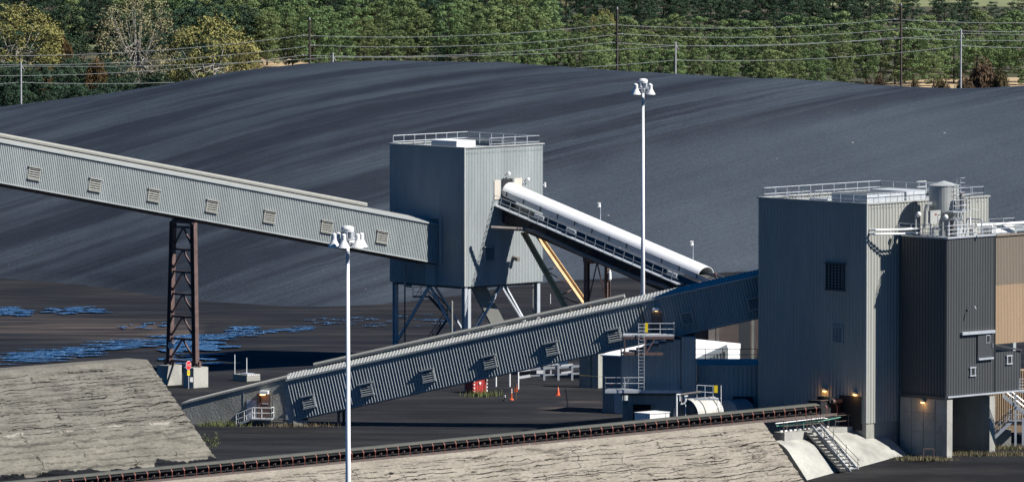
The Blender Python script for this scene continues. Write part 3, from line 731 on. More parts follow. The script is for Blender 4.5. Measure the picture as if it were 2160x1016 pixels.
# ================================================================== BRONZE SILO HOUSE + TAN PART
SC_ = P(1998, 600, 703.5); SC_.z = 0
sz1 = Zat(SC_, 502); sz0 = Zat(SC_, 836)
sL = tpx(SC_ + Z * 15, L, 1903); sR = tpx(SC_ + Z * 15, R, 2098); sR2 = tpx(SC_ + Z * 6, R, 2153)
def silo_house():
    root = thing('bronze_building', 'dark bronze ribbed building on pale concrete walls with a sliding door', 'building', SC_)
    b = MB(); c0 = SC_ + Z * sz0; hz = Z * (sz1 - sz0)
    zl = Zat(SC_ + R * sR, 727); zl2 = Zat(SC_ + R * sR2, 738)
    b.corr(c0 + L * sL, -L * sL, hz, A, .36, .06); b.corr(c0, R * sR, hz, B, .36, .06)
    b.corr(c0 + R * (sR + .003), R * (sR2 - sR), Z * (zl2 - sz0), B, .36, .06); b.cbox(c0 + R * .04 + L * .04, R * (sR2 - .08), L * (sL - .04), Z * (zl2 - sz0 - .1))
    b.cbox(c0 + R * .05 + L * .05, R * (sR - .1), L * (sL - .05), hz * .985)
    b.build('wall', 'clad_dark', root)
    t = MB(); t.bar(SC_ + Z * sz1 + L * sL, SC_ + Z * sz1 - L * .1, .3, .14); t.bar(SC_ + Z * (sz1 + .002) - R * .1, SC_ + Z * (sz1 + .002) + R * sR, .3, .14)
    t.build('roof_edge', 'galv', root); t = MB(); t.bar(c0 + B * .12 - Z * .05, c0 + B * .12 - Z * .05 + R * (sR2 + 2), .1, .14); t.build('base_flashing', 'galv', root)
    t = MB(); t.cbox(c0 + A * .15 + L * sL - Z * .3, -L * sL, B * .0 + A * -.3, Z * .28); t.bar(c0 + R * (sR) + B * .08, c0 + B * .08 + R * sR + Z * (sz1 - sz0), .14, .1); t.bar(c0 + R * sR + Z * (zl - sz0) + B * .1, c0 + R * sR2 + Z * (zl2 - sz0) + B * .1, .16, .14); t.build('trim', 'trim_dark', root)
    rf = MB(); rf.cbox(SC_ + Z * (sz1 - .16), L * sL, R * sR, Z * .1); rf.build('roof', 'roofp', root)
    # sliding door and its rail
    dc = onR(SC_, 2075, 728); o = MB(); o.obox(dc + B * .12, R * .95, B * .04, Z * 1.13); door = o.build('sliding_door', 'trim_dark', root)
    wd = MB(); ww = onR(SC_, 2081, 714); wd.obox(ww + B * .18, R * .26, B * .02, Z * .36); wd.build('window', 'galv', door)
    wd = MB(); wd.obox(ww + B * .21, R * .2, B * .01, Z * .3); wd.build('pane', 'dark', door)
    h = MB(); hh = onR(SC_, 2090, 727); h.tube(hh + B * .25 - Z * .2, hh + B * .25 + Z * .2, .04, n=5); h.build('handle', 'galv', door)
    rl = MB(); rl.bar(onR(SC_, 2025, 703) + B * .2, onR(SC_, 2094, 698) + B * .2, .25, .26); rl.bar(onR(SC_, 2060, 757) + B * .2, onR(SC_, 2091, 754) + B * .2, .22, .16); rl.build('door_rail', 'galv', root)
    for px, py in ((2050, 783), (2127, 758)):
        q = onR(SC_, px, py); f = MB()
        for sx in (-1, 1): f.obox(q + R * .28 * sx + B * .1, R * .05, B * .06, Z * .38)
        for sz in (-1, 1): f.obox(q + Z * .36 * sz + B * .11, R * .4, B * .07, Z * .05)
        f2 = f.build('window', 'galv', root); g = MB(); g.obox(q + B * .09, R * .24, B * .01, Z * .32); g.build('pane', 'dark', f2)
    hk = MB(); q = onR(SC_, 2040, 655); hk.path([q + B * .1, q + B * .3 + Z * .4, q + B * .9 + Z * .45, q + B * 1.05 + Z * .2], .04, 6); hk.build('gooseneck', 'galv', root)
    wl = MB(); zb = -1.9
    for r0 in (0.02, tpx(SC_, R, 2087)):
        wl.cbox(SC_ + Z * zb + R * r0 - L * .02, L * 5.6, R * .72, Z * (sz0 - zb - .3))
    wl.cbox(SC_ + Z * zb + L * 5.62 + R * .75, L * .4, R * 6.0, Z * (sz0 - zb - .3)); wl.build('base_wall', 'conc_lt', root)
    jn = MB()
    for dz in (1.6, 3.3): jn.bar(SC_ + Z * (sz0 - dz) - B * .0 + A * .004, SC_ + Z * (sz0 - dz) + L * 5.6 + A * .004, .012, .04)
    for dl in (1.4, 2.8, 4.2): jn.bar(SC_ + L * dl + Z * zb + A * .004, SC_ + L * dl + Z * (sz0 - .4) + A * .004, .03, .012, up=L)
    jn.build('form_joints', 'conc', root)
silo_house()
lamp(None, onL(SC_, 1949, 847) + A * .02, A, 'lit orange wall lamp on the concrete wall under the bronze building')
TC = SC_ + R * sR
def tan_house():
    root = thing('tan_building', 'tan ribbed wall section with a taupe upper band at the right edge', 'building', TC)
    z1 = Zat(TC, 497); zm = Zat(TC, 602); zl = Zat(TC, 727) + .05; ln = 5.2
    b = MB(); b.corr(TC + Z * zm + R * .08 - B * .02, R * ln, Z * (z1 - zm), B, .2, .035); b.cbox(TC + Z * zl + R * .1 - B * .1, R * (ln - .05), L * 4, Z * (z1 - zl - .1)); b.build('upper_wall', 'tan2', root)
    b = MB(); p = TC + Z * zl + R * .08 - B * .02; n = 26; vs = []
    b.corr(p, R * ln, Z * (zm - zl), B, .2, .035); b.build('lower_wall', 'tan', root)
    t = MB(); t.bar(TC + Z * z1 + R * .1, TC + Z * z1 + R * (ln + .1), .25, .14); t.build('roof_edge', 'tan2', root)
tan_house()
def roof_ac():
    q = onR(TC, 2127, 493); m = MB(); m.cbox(q - R * 1.5 - B * .6, R * 3.0, L * 1.2, Z * .85); o = m.build('box', 'white', None, q); o.name = 'roof_unit'
    tag(o, 'plain white rectangular unit on top of the tan wall section', 'roof unit')
    r = MB(); railing(r, [q - R * 2.4 - B * .15 , q + R * 2.4 - B * .15], 1.0, 1.9, .025); one(r, 'roof_railing', 'galv', 'thin railing passing in front of the white roof unit', 'railing', q)
roof_ac()

def silo_roof():
    zr = Z * sz1; c = SC_ + zr
    root = thing('roof_railing', 'galvanised railing around the bronze building roof', 'railing', c)
    r = MB(); railing(r, [c + L * (sL + .4) + R * .0, c, c + R * sR], 1.07, 1.5, .03, rows=(1.0, .66, .33)); railing(r, [c + R * (sR - .2), c + R * (sR - .2) + L * 2.5], 1.07, 1.3, .03); r.build('rails', 'galv', root)
    # dust collector tank
    ct = P(1991, 420, 707.8); zc = Zat(ct, 391); za = Zat(ct, 381); zb = Zat(ct, 446); ct.z = 0
    rad = 31.5 / F_PX * 707
    tk = thing('dust_collector', 'grey cylindrical dust collector tank with a conical cap on the bronze building roof', 'tank', ct + zr)
    m = MB(); m.lathe(ct, [(rad, zb), (rad, zc)], 32); m.build('shell', 'trim', tk, smooth=False)
    m = MB(); m.lathe(ct, [(rad + .04, zc), (rad + .04, zc + .03), (.03, za)], 32); m.build('cap', 'roofp', tk)
    m = MB(); m.lathe(ct, [(.42, sz1 - .1), (.42, zb - 1.2), (rad * .98, zb)], 24); m.build('hopper', 'trim', tk)
    m = MB(); m.lathe(ct + R * .3 + B * .9, [(.36, sz1), (.36, sz1 + 1.3), (.2, sz1 + 1.5)], 14); m.build('discharge_pipe', 'pipe', tk)
    m = MB()
    for k in range(4):
        a = ct + (A * math.cos(k * 1.57 + .8) + B * math.sin(k * 1.57 + .8)) * rad * .9; m.bar(a + Z * sz1, a + Z * (zb + .1), .12)
    m.build('leg', 'trim', tk)
    m = MB(); el = [P(1967, 430, 706.6), P(1958, 432, 706.6), P(1953, 443, 706.6), P(1952, 480, 706.6)]; m.path(el, .22, 10); m.build('inlet_duct', 'trim', tk)
    m = MB(); side = R; a = ct + B * (rad + .25) + R * .2 + Z * sz1; ladder(m, a, zc - sz1 + .6, R, .5)
    for i in range(8):
        z = 2.2 + i * .42
        if z > zc - sz1 + .8: break
        q = a + Z * z; m.path([q - R * .3, q - R * .3 + B * .5, q + R * .3 + B * .5, q + R * .3], .02, 4)
    m.build('caged_ladder', 'galv', tk)
    m = MB(); pf = P(2016, 446, 705.8); m.obox(pf, R * .9, B * .5, Z * .05); railing(m, [pf - R * .9 + B * .5, pf + R * .9 + B * .5, pf + R * .9 - B * .5], 1.05, .6, .025); m.bar(pf + R * .2, pf - Z * 1.2 - R * .3, .08); m.build('platform', 'galv', tk)
    # small cylinder beside it
    c2 = P(2029, 437, 706.4); z2 = c2.z
    t2 = thing('small_silencer', 'small banded grey cylinder standing right of the dust collector', 'cylinder', V((c2.x, c2.y, z2)))
    c2.z = 0; hh = Zat(c2, 407)
    m = MB(); m.lathe(c2, [(.22, z2 - .15), (.22, hh - .05), (.16, hh)], 16); m.build('body', 'pipe', t2)
    for k in (.25, .65): m = MB(); m.lathe(c2, [(.26, z2 + (hh - z2) * k), (.26, z2 + (hh - z2) * k + .08)], 16); m.build('band', 'trim', t2)
    m = MB(); q = V((c2.x, c2.y, z2 - .2)); m.obox(q, R * .5, B * .45, Z * .04)
    railing(m, [q - R * .5 + B * .45, q + R * .5 + B * .45, q + R * .5 - B * .45], 1.3, .5, .025, rows=(1, .66, .33)); m.bar(q + R * .3, q - Z * 1.3 - R * .3, .08); m.bar(q - R * .3, q - R * .3 - Z * 2.5, .12); m.build('bracket_platform', 'galv', t2)
    # control cabinet
    q = P(1971, 457, 705.2); cb = thing('control_cabinet', 'pale grey control cabinet standing in front of the dust collector', 'cabinet', q - Z * .8)
    m = MB(); m.obox(q, R * .68, B * .14, Z * .56); m.build('cabinet', 'trim', cb)
    m = MB(); m.bar(q - R * .6 - Z * .56, q - R * .6 - Z * 1.7, .08); m.bar(q + R * .6 - Z * .56, q + R * .6 - Z * 1.7, .08); m.build('stand', 'galv', cb)
    m = MB(); m.obox(q + B * .15 + R * .02 + Z * .22, R * .12, B * .01, Z * .09); m.build('red_sticker', 'redbracket', cb)
    # bullhorn lamps
    for px, py, by, lb in ((1932, 453, 492, 'left'), (1989, 459, 498, 'right')):
        t = P(px, by, 704.5 + (1989 - px) * .03); t.z = sz1; hgt = Zat(V((t.x, t.y, 0)), py) - sz1
        lr = thing('roof_lamp', {'left': 'white globe lamp on a thin post at the left end of the bronze roof', 'right': 'white globe lamp on a thin post directly below the dust collector'}[lb], 'lamp', t, 'post lamps on the bronze roof')
        m = MB(); m.tube(t, t + Z * hgt, .035, n=6); m.tube(t + Z * hgt, t + Z * (hgt + .12) + RT * .15, .035, n=6); m.build('post', 'white', lr)
        m = MB(); m.lathe(t + Z * (hgt + .05) + RT * .25, [(.05, -.25), (.2, -.1), (.22, .05), (.12, .2), (.02, .24)], 12); m.build('globe', 'white', lr)
    # white pipes from the tall building
    pr = thing('white_pipe', 'pair of white pipes coming out of the tall building side towards the bronze roof', 'pipe', onR(BC, 1835, 487))
    for dy in (0, 9):
        a = onR(BC, 1833, 484 + dy); e_ = c + L * (sL * .75) + Z * (.75 - dy * .035)
        m = MB(); p1 = a + B * .95; p1.z = a.z; p2 = V((e_.x, e_.y, a.z + .15)) - R * 1.2
        m.path([a, a + B * .8, a + B * 1.0 + R * .3, V((p2.x, p2.y, a.z)), V((e_.x, e_.y, a.z)) + R * 1.0], .09, 8); m.build('pipe', 'coverwhite', pr)
    m = MB(); st = P(2060, 475, 708); en = P(2230, 466, 712); m.path([st, en], .13, 8)
    one(m, 'white_pipe', 'coverwhite', 'straight white pipe running to the right edge above the tan wall section', 'pipe', st)
    # assorted pipework on the roof
    pw = thing('roof_pipework', 'tangle of grey pipes and valves on the bronze roof behind its railing', 'pipework', c + R * 1.5 + L * 2)
    rr = random.Random(5); m = MB()
    for k in range(7):
        a = c + R * rr.uniform(.5, sR - .8) + L * rr.uniform(.6, 3.5) + Z * .05
        h = rr.uniform(.5, 1.5); b_ = a + Z * h; e = b_ + (R if rr.random() < .6 else -L) * rr.uniform(.6, 1.8)
        m.path([a, b_, e, e - Z * h * rr.uniform(.3, 1)], rr.uniform(.05, .11), 7)
    m.build('pipes', 'galv', pw)
    m = MB(); q = c + R * 3.0 + L * 1.1; m.obox(q + Z * .35, R * .8, L * .3, Z * .35); m.obox(q + R * 1.6 + Z * .3, R * .3, L * .3, Z * .3); m.build('valve_box', 'trim', pw)
    m = MB(); q = P(2046, 460, 706); m.path([q + Z * .7 + RT * .8, q + Z * .8 + RT * .3, q + Z * .75, q], .03, 6); m.tube(q - Z * .7, q + Z * .1, .09, n=8); m.build('gooseneck_lamp', 'white', pw)
silo_roof()
def back_rail():
    a = P(2086, 460, 722); b = P(2140, 457, 722)
    root = thing('far_platform', 'thin railing on a low roof behind the white pipe at the far right', 'railing', a - Z)
    m = MB(); railing(m, [a - Z * 1.2, b - Z * 1.2, b - Z * 1.2 - R * 1.5], 1.1, 1.6, .03); m.build('railing', 'galv', root)
    s = MB(); s.cbox(a - Z * 1.35 - R * .2, R * 9, L * 5, Z * .15); s.build('deck', 'clad', root)
    s = MB()
    for k in (0, 8.4): s.cbox(a + R * k - Z * (a.z + 2), R * .4, L * .4, Z * (a.z + .6)); s.cbox(a + R * k - Z * (a.z + 2) + L * 4.4, R * .4, L * .4, Z * (a.z + .6))
    s.build('post', 'clad', root)
back_rail()

def right_stairs():
    y = 712.5; pt = lambda px, py, yy=y: P(px, py, yy)
    root = thing('outdoor_stair', 'galvanised zigzag stair on posts at the lower right edge', 'stair', V((44, y, -1)))
    def flight(a, b, m, w_=1.1, n=11):
        d = V((0, 1, 0)) * w_
        for k in (0, 1): m.bar(a + d * k, b + d * k, .07, .28)
        for i in range(n): q = a.lerp(b, (i + .5) / n); m.obox(q + d * .5, d * .48, V((.15, 0, 0)), Z * .02)
        for k in (0, 1):
            for z in (.55, 1.0): m.tube(a + d * k + Z * z, b + d * k + Z * z, .028, n=5)
            for i in range(4): q = a.lerp(b, i / 3) + d * k; m.tube(q, q + Z, .028, n=5)
    m = MB(); flight(pt(2118, 836), pt(2166, 875), m); m.build('upper_flight', 'galv', root)
    m = MB(); flight(pt(2098, 922), pt(2134, 888), m); m.build('lower_flight', 'galv', root)
    m = MB(); c = pt(2142, 886); m.obox(c + V((.3, .5, 0)), V((.9, 0, 0)), V((0, .6, 0)), Z * .05); railing(m, [c + V((-.6, 0, 0)), c + V((1.2, 0, 0))], 1.0, .9); m.build('landing', 'galv', root)
    m = MB()
    for px, a_, b_ in ((2142, 830, 945), (2158, 880, 940)): m.bar(pt(px, b_), pt(px, a_), .2, .2)
    m.build('post', 'galv', root)
    f = MB(); q = pt(2100, 938, 714); f.cbox(V((q.x, 714, -2)), V((1.4, 0, 0)), V((0, .6, 0)), Z * (Zat(V((q.x, 714, 0)), 905) + 2))
    one(f, 'concrete_block', 'conc_lt', 'pale concrete block in the weeds under the outdoor stair', 'concrete block', V((q.x, 714, -1)))
    t = MB(); q = P(2130, 800, 716.5); t.corr(V((q.x - 2, 716.5, 1.0)), V((6, 0, 0)), Z * 4.6, V((0, -1, 0)), .2, .04); t.cbox(V((q.x - 2, 716.6, 0)), V((6, 0, 0)), V((0, 3, 0)), Z * 5.5)
    one(t, 'tan_shed', 'tan', 'low tan ribbed wall seen through the outdoor stair', 'building', V((q.x, 717, 0)))
    g = MB(); s1 = pt(2150, 826, 706.5); g.bar(s1, s1 + RT * 3, .5, .12); railing(g, [s1 + Z * .06, s1 + RT * 3 + Z * .06], 1.1, 1.2, .03, rows=(1, .75, .5, .25))
    g2 = g.build('side_platform', 'galv', None, s1); tag(g2, 'small galvanised platform jutting out at the right edge beside the bronze wall', 'platform')
right_stairs()

# ================================================================== RIGHT GALLERY (inclined, low left to high right)
ga = R_(10.0); GD = V((math.cos(ga), -math.sin(ga), 0)); GN = V((-math.sin(ga), -math.cos(ga), 0))
GP = P(612, 880, 723.5); GP.z = 0
def onG(px, py): return hit(px, py, GP, GN)
def gallery(root, a, b, n, hgt, wid, pitch, depth, prof, ridge=None, endcap=True, trim_h=.0):
    """a,b: bottom front edge; n outward horizontal normal"""
    u = (b - a).normalized(); v = n.cross(u); v = v if v.z > 0 else -v; v.normalize(); Lg = (b - a).length
    m = MB(); m.corr(a, b - a, v * hgt, n, pitch, depth, prof)
    m.corr(a - n * wid, b - a, v * hgt, -n, pitch, depth, prof)
    m.cbox(a - n * .05, b - a, -n * (wid - .1), v * (hgt - .02))
    m.build('wall', 'clad', root)
    rise = .42; t = MB(); c = a - n * wid / 2 + v * (hgt + rise); ov = .14
    t.corr(a + n * ov + v * (hgt - .02), b - a, (c - (a + n * ov + v * (hgt - .02))), (v + n * .25).normalized(), .3, .04)
    t.corr(a - n * (wid + ov) + v * (hgt - .02), b - a, (c - (a - n * (wid + ov) + v * (hgt - .02))), (v - n * .25).normalized(), .3, .04)
    t.build('roof', 'trim', root)
    e = MB(); e.bar(a + v * (hgt - .07) + n * .17, b + v * (hgt - .07) + n * .17, .14, .16); e.bar(a - v * .02 + n * .06, b - v * .02 + n * .06, .1, .12)
    e.prism([a + n * .01, a - n * wid, a - n * wid + v * hgt, c, a + n * .01 + v * hgt], -u * .05)
    e.build('eave_gutter', 'clad', root)
    bs = MB(); bs.cbox(a - n * .25 - v * .16, b - a, -n * (wid - .5), v * .15); bs.build('floor_beam', 'brownsteel', root)
    if ridge:
        r = MB(); p = c + u * (Lg * ridge[0]) + v * .10; q = c + u * (Lg * ridge[1]) + v * .10
        r.prism([p - n * .28, p + n * .28, p + n * .34 + v * .2, p + n * .2 + v * .36, p - n * .2 + v * .36, p - n * .34 + v * .2], q - p)
        r.build('ridge_vent', 'louv', root)
    return u, v
PROF_G = ((0, 0), (.28, 0), (.40, 1), (.55, 1))
def right_gallery():
    a, b = onG(622, 884), onG(1608, 667)
    root = thing('conveyor_gallery', 'grey ribbed conveyor gallery climbing from the concrete bunker up to the tall building', 'conveyor gallery', a)
    hg = 3.72
    b2 = a + (b - a) * 1.035
    u, v = gallery(root, a, b2, GN, hg, 3.4, .27, .15, PROF_G, ridge=(.055, .70))
    for px, py in ((652, 846), (774, 820), (904, 791), (1034, 762), (1165, 734), (1296, 706), (1450, 671), (1591, 640)):
        c = onG(px, py); louver(root, c + GN * .13, u, v, GN, 1.15, 1.0, .15, 'clad', 5)
    m = MB(); e = onG(1347, 650); m.cbox(e + GN * .01 - v * 3.2, u * .35, GN * .13, v * 3.35); m.build('joint_strip', 'trim_dark', root)
    m = MB(); q = onG(606, 884); m.cbox(q - Z * .4 + GN * .02, (a - q) * 1.0, -GN * 3.3, Z * 3.2); q2 = onG(602, 798)
    m.prism([onG(603, 884) + GN * .05, onG(617, 884) + GN * .05, onG(608, 800) + GN * .05, onG(603, 800) + GN * .05], -GN * 3.3); m.build('end_panel', 'clad', root)
    for px, py in ((712, 862),):
        q = onG(px, py) - GN * 1.7; m = MB()
        for k in (-1.2, 1.2): m.bar(V((q.x, q.y, 0)) - GN * k, q - GN * k, .25)
        m.bar(q - GN * 1.4 - Z * .3, q + GN * 1.4 - Z * .3, .25); m.build('support_post', 'brownsteel', root)
    f = MB(); q = onG(619, 897); q.z = 0; f.cbox(V((q.x, q.y - .15, -.2)), V((1.28, 0, 0)), V((0, 2.6, 0)), Z * .72)
    one(f, 'footing_block', 'conc_lt', 'small pale concrete block under the low end of the gallery', 'concrete block', q)
    return u, v
gu, gv = right_gallery()
def gallery_lamp():
    p = onG(1386, 651) + GN * .1; r = thing('wall_lamp', 'pale lit wall lamp on the upper gallery wall, above the railed platform', 'lamp', p)
    m = MB(); m.obox(p + GN * .35, GD * .28, GN * .35, Z * .13); m.build('housing', 'white', r)
    m = MB(); m.obox(p + GN * .4 - Z * .15, GD * .10, GN * .15, Z * .025); m.build('glowing_lens', 'lampglow', r)
gallery_lamp()
# transfer box behind the tall building where the gallery ends
def bunker():
    root = thing('concrete_bunker', 'low grey concrete bunker wall sloping down to the left from the gallery', 'concrete wall', onG(500, 880))
    off = GN * .12; pts = [onG(384, 852), onG(606, 797), onG(606, 900), onG(384, 900)]
    pts[2].z = -.2; pts[3].z = -.2
    m = MB(); m.prism([p + off * 0 for p in pts], -GN * .35); m.prism([pts[0] - GN * 3.4, pts[1] - GN * 3.4, pts[2] - GN * 3.4, pts[3] - GN * 3.4], -GN * .35); 
    m.prism([pts[1] - GN * .35 - GD * .02, pts[2] - GN * .35 - GD * .02, pts[2] - GN * 3.4 - GD * .02, pts[1] - GN * 3.4 - GD * .02], -GD * .3)
    m.build('wall', 'conc', root)
    c = MB(); u = (pts[1] - pts[0]); c.prism([pts[0] + GN * .12, pts[0] - GN * 3.8, pts[0] - GN * 3.8 + Z * .16, pts[0] + GN * .12 + Z * .16], u); c.build('coping', 'conc_lt', root)
    q1, q2 = onG(514, 860), onG(557, 850)
    jn = MB(); jn.bar(onG(514, 826) + GN * .02, onG(514, 893) + GN * .02, .04, .03); jn.build('joint', 'conc', root)
    d = MB(); dc = onG(558, 855); d.obox(dc + GN * .06, GD * .5, GN * .05, Z * 1.05); d.obox(dc + GN * .07 - GD * .53, GD * .04, GN * .09, Z * 1.08); dr = d.build('door', 'door', root)
    hd = MB(); hd.obox(dc + GN * .13 + GD * .1 + Z * .2, GD * .28, GN * .02, Z * .05); hd.build('push_bar', 'galv', dr)
    st = MB(); st.obox(onG(550, 838) + GN * .13, GD * .04, GN * .02, Z * .4); st.build('window', 'dark', dr)
    p = MB(); pp = onG(531, 864); p.obox(pp + GN * .04, GD * .46, GN * .03, Z * .9); p.build('grey_hatch', 'trim_dark' if False else 'galv', root)
    cnd = MB(); cnd.path([onG(563, 825) + GN * .08, onG(573, 825) + GN * .08, onG(575, 829) + GN * .08, onG(575, 884) + GN * .08, onG(604, 885) + GN * .08], .045, 6); cnd.build('conduit', 'trim_dark', root)
    # steps
    sr = thing('door_steps', 'white railed metal steps in front of the brown bunker door', 'steps', onG(555, 890))
    pl = MB(); z = onG(560, 880).z; zc = onG(556, 880); pl.obox(V((zc.x + .1, 0, 0)) * 0 + zc + GN * .65 - Z * .06, GD * .95, GN * .6, Z * .05); pl.build('landing', 'galv', sr)
    s = MB(); a_ = zc + GN * .1 - GD * .8; b_ = a_ - GD * 1.5; b_.z = .05
    for k in (.1, 1.1): s.bar(a_ + GN * k, b_ + GN * k, .06, .22)
    for i in range(5): q = a_.lerp(b_, (i + .6) / 5) + GN * .6; s.obox(q, GD * .13, GN * .5, Z * .02)
    s.build('flight', 'galv', sr)
    h = MB()
    railing(h, [zc + GN * 1.2 - GD * .8, zc + GN * 1.2 + GD * .95, zc + GN * .05 + GD * .95], 1.0, .95, .035)
    for k in (.1, 1.1):
        for zz in (.5, 1.0): h.tube(a_ + GN * k + Z * zz, b_ + GN * k + Z * zz, .03, n=5)
        for f in (0, .5, 1): q = a_.lerp(b_, f) + GN * k; h.tube(q, q + Z, .03, n=5)
    h.build('handrail', 'white', sr)
    lp = onG(556, 826); r = thing('wall_lamp', 'lit orange lamp above the brown bunker door', 'lamp', lp)
    m = MB(); m.obox(lp + GN * .35 + GD * .15, GD * .38, GN * .35, Z * .15); m.build('housing', 'white', r)
    m = MB(); m.obox(lp + GN * .4 - Z * .19, GD * .2, GN * .25, Z * .06); m.build('glowing_lens', 'lampglow', r)
bunker()

# ================================================================== HOUSE UNDER THE GALLERY AND ANNEXES
def under_house():
    y0 = 715.2; p = lambda px, py: P(px, py, y0)
    a = p(1312, 860); b = p(1437, 860); c = p(1466, 860); n = V((0, -1, 0))
    zt = onG(1437, 706).z; root = thing('support_house', 'dark ribbed square tower house holding up the gallery middle', 'building', V((a.x, y0, 0)))
    zm = Zat(V((a.x, y0, 0)), 826)
    m = MB(); X = V((1, 0, 0)); Y = V((0, 1, 0))
    zt1 = Zat(V((a.x, y0, 0)), 737); zt2 = Zat(V((b.x, y0, 0)), 710)
    nst = 8
    for i_ in range(nst):
        f0 = i_ / nst; x0_ = a.x + (b.x - a.x) * f0; zz_ = Zat(V((x0_, y0, 0)), 746 - 36 * f0) - .1
        m.corr(V((x0_, y0, zm)), X * ((b.x - a.x) / nst), Z * (zz_ - zm), n, .3, .05); m.cbox(V((x0_, y0 + .06, zm)), X * ((b.x - a.x) / nst), Y * 4, Z * (zz_ - zm - .03))
    m.corr(V((b.x + .01, y0 - .35, .4)), X * (c.x - b.x), Z * (zt2 - .4), n, .3, .05)
    m.cbox(V((b.x + .03, y0 - .3, .4)), X * (c.x - b.x - .06), Y * 5, Z * (zt2 - .45))
    m.corr(V((a.x - .02, y0 + 5, zm)), -Y * 5, Z * (zt1 - zm), -X, .3, .05)
    m.corr(V((c.x + .02, y0 - .3, .4)), Y * 5.2, Z * (zt2 - .4), X, .3, .05)
    zb = Zat(V((a.x, y0, 0)), 853)
    m.corr(V((a.x + .6, y0 + .5, zb)), X * (b.x - a.x - .6), Z * (zm - zb), n, .3, .05); m.cbox(V((a.x + .6, y0 + .55, zb)), X * (b.x - a.x - .65), Y * 4, Z * (zm - zb))
    m.build('wall', 'clad', root)
    m = MB(); m.cbox(V((a.x - .1, y0 - .12, zm - .3)), X * (b.x - a.x + .05), Y * .1, Z * .32); m.build('beam', 'trim_dark', root)
    m = MB(); m.cbox(V((a.x + .1, y0 + .45, -.3)), X * .9, Y * 4, Z * (zb + .3)); m.cbox(V((a.x + 2.6, y0 + .45, -.3)), X * 2.8, Y * 4, Z * (zb + .3)); m.build('plinth', 'conc', root)
    m = MB(); m.cbox(V((a.x + 1.0, y0 + 1.0, -.3)), X * 1.6, Y * 2, Z * (zb + .3)); m.build('doorway', 'dark', root)
    # lower platform
    q0, q1 = p(1276, 818), p(1358, 818)
    pl = thing('lower_platform', 'railed metal platform low on the left side of the dark tower house', 'platform', q0)
    m = MB(); m.cbox(V((q0.x, y0 - 1.5, q0.z - .1)), X * (q1.x - q0.x), Y * 1.4, Z * .1); m.cbox(V((q0.x, y0 - 1.52, q0.z - .32)), X * (b.x - q0.x), Y * .05, Z * .26); m.build('deck', 'bluesteel', pl)
    m = MB(); railing(m, [V((q0.x, y0 - .1, q0.z)), V((q0.x, y0 - 1.45, q0.z)), V((q1.x, y0 - 1.45, q0.z))], 1.07, 1.6, .035); m.build('railing', 'galv', pl)
    m = MB(); q = p(1289, 806); m.obox(q - Y * 1.4, X * .07, Y * .05, Z * .07); m.build('orange_tag', 'orange', pl)
    # upper platform with brown frame
    u0, u1 = p(1314, 703), p(1421, 703); zf = u0.z
    up = thing('upper_platform', 'railed platform on a brown steel frame with a ladder, in front of the gallery', 'platform', u0)
    m = MB(); m.cbox(V((u0.x, y0 - 2.1, zf - .1)), X * (u1.x - u0.x), Y * 2.0, Z * .12); m.build('deck', 'bluesteel', up)
    m = MB(); z2 = p(1314, 742).z
    for z in (zf - .22, z2): m.cbox(V((u0.x, y0 - 2.1, z - .12)), X * (u1.x - u0.x - (0 if z > z2 else 1)), Y * .15, Z * .24); m.cbox(V((u0.x, y0 - 1.9, z - .1)), X * .15, Y * 1.8, Z * .2)
    for px in (1317, 1361): q = p(px, 720); m.bar(V((q.x, y0 - 2.03, z2)), V((q.x, y0 - 2.03, zf)), .13, .13)
    q = p(1361, 738); q2 = p(1384, 706); m.bar(V((q.x, y0 - 2.03, z2)), V((q2.x, y0 - 2.03, zf - .1)), .12, .12); m.build('frame', 'rust', up)
    r0 = p(1362, 700); m = MB(); railing(m, [V((r0.x, y0 - 2.0, zf)), V((u1.x, y0 - 2.0, zf)), V((u1.x, y0 - .2, zf))], 1.07, 1.35, .035); m.build('railing', 'galv', up)
    ll = p(1352, 700); m = MB(); base = V((ll.x, y0 - 2.2, q0.z)); ladder(m, base, zf - q0.z + 1.1, X, .5)
    for k in (0, 1, 2, 3):
        z = zf + .1 + k * .32; m.path([V((ll.x - .35, y0 - 2.2, z)), V((ll.x - .3, y0 - 2.8, z)), V((ll.x + .3, y0 - 2.8, z)), V((ll.x + .35, y0 - 2.2, z))], .025, 4)
    m.build('ladder', 'galv', up)
    m = MB(); g = p(1363, 694); m.obox(V((g.x, y0 - 2.1, zf + .7)), X * .12, Y * .03, Z * .42); m.build('yellow_gate', 'signyellow', up)
    dd = MB(); w0 = onG(1386, 684); dd.obox(w0 + GN * .18, GD * .5, GN * .04, Z * 1.05); dd.build('door', 'trim_dark', up)
under_house()
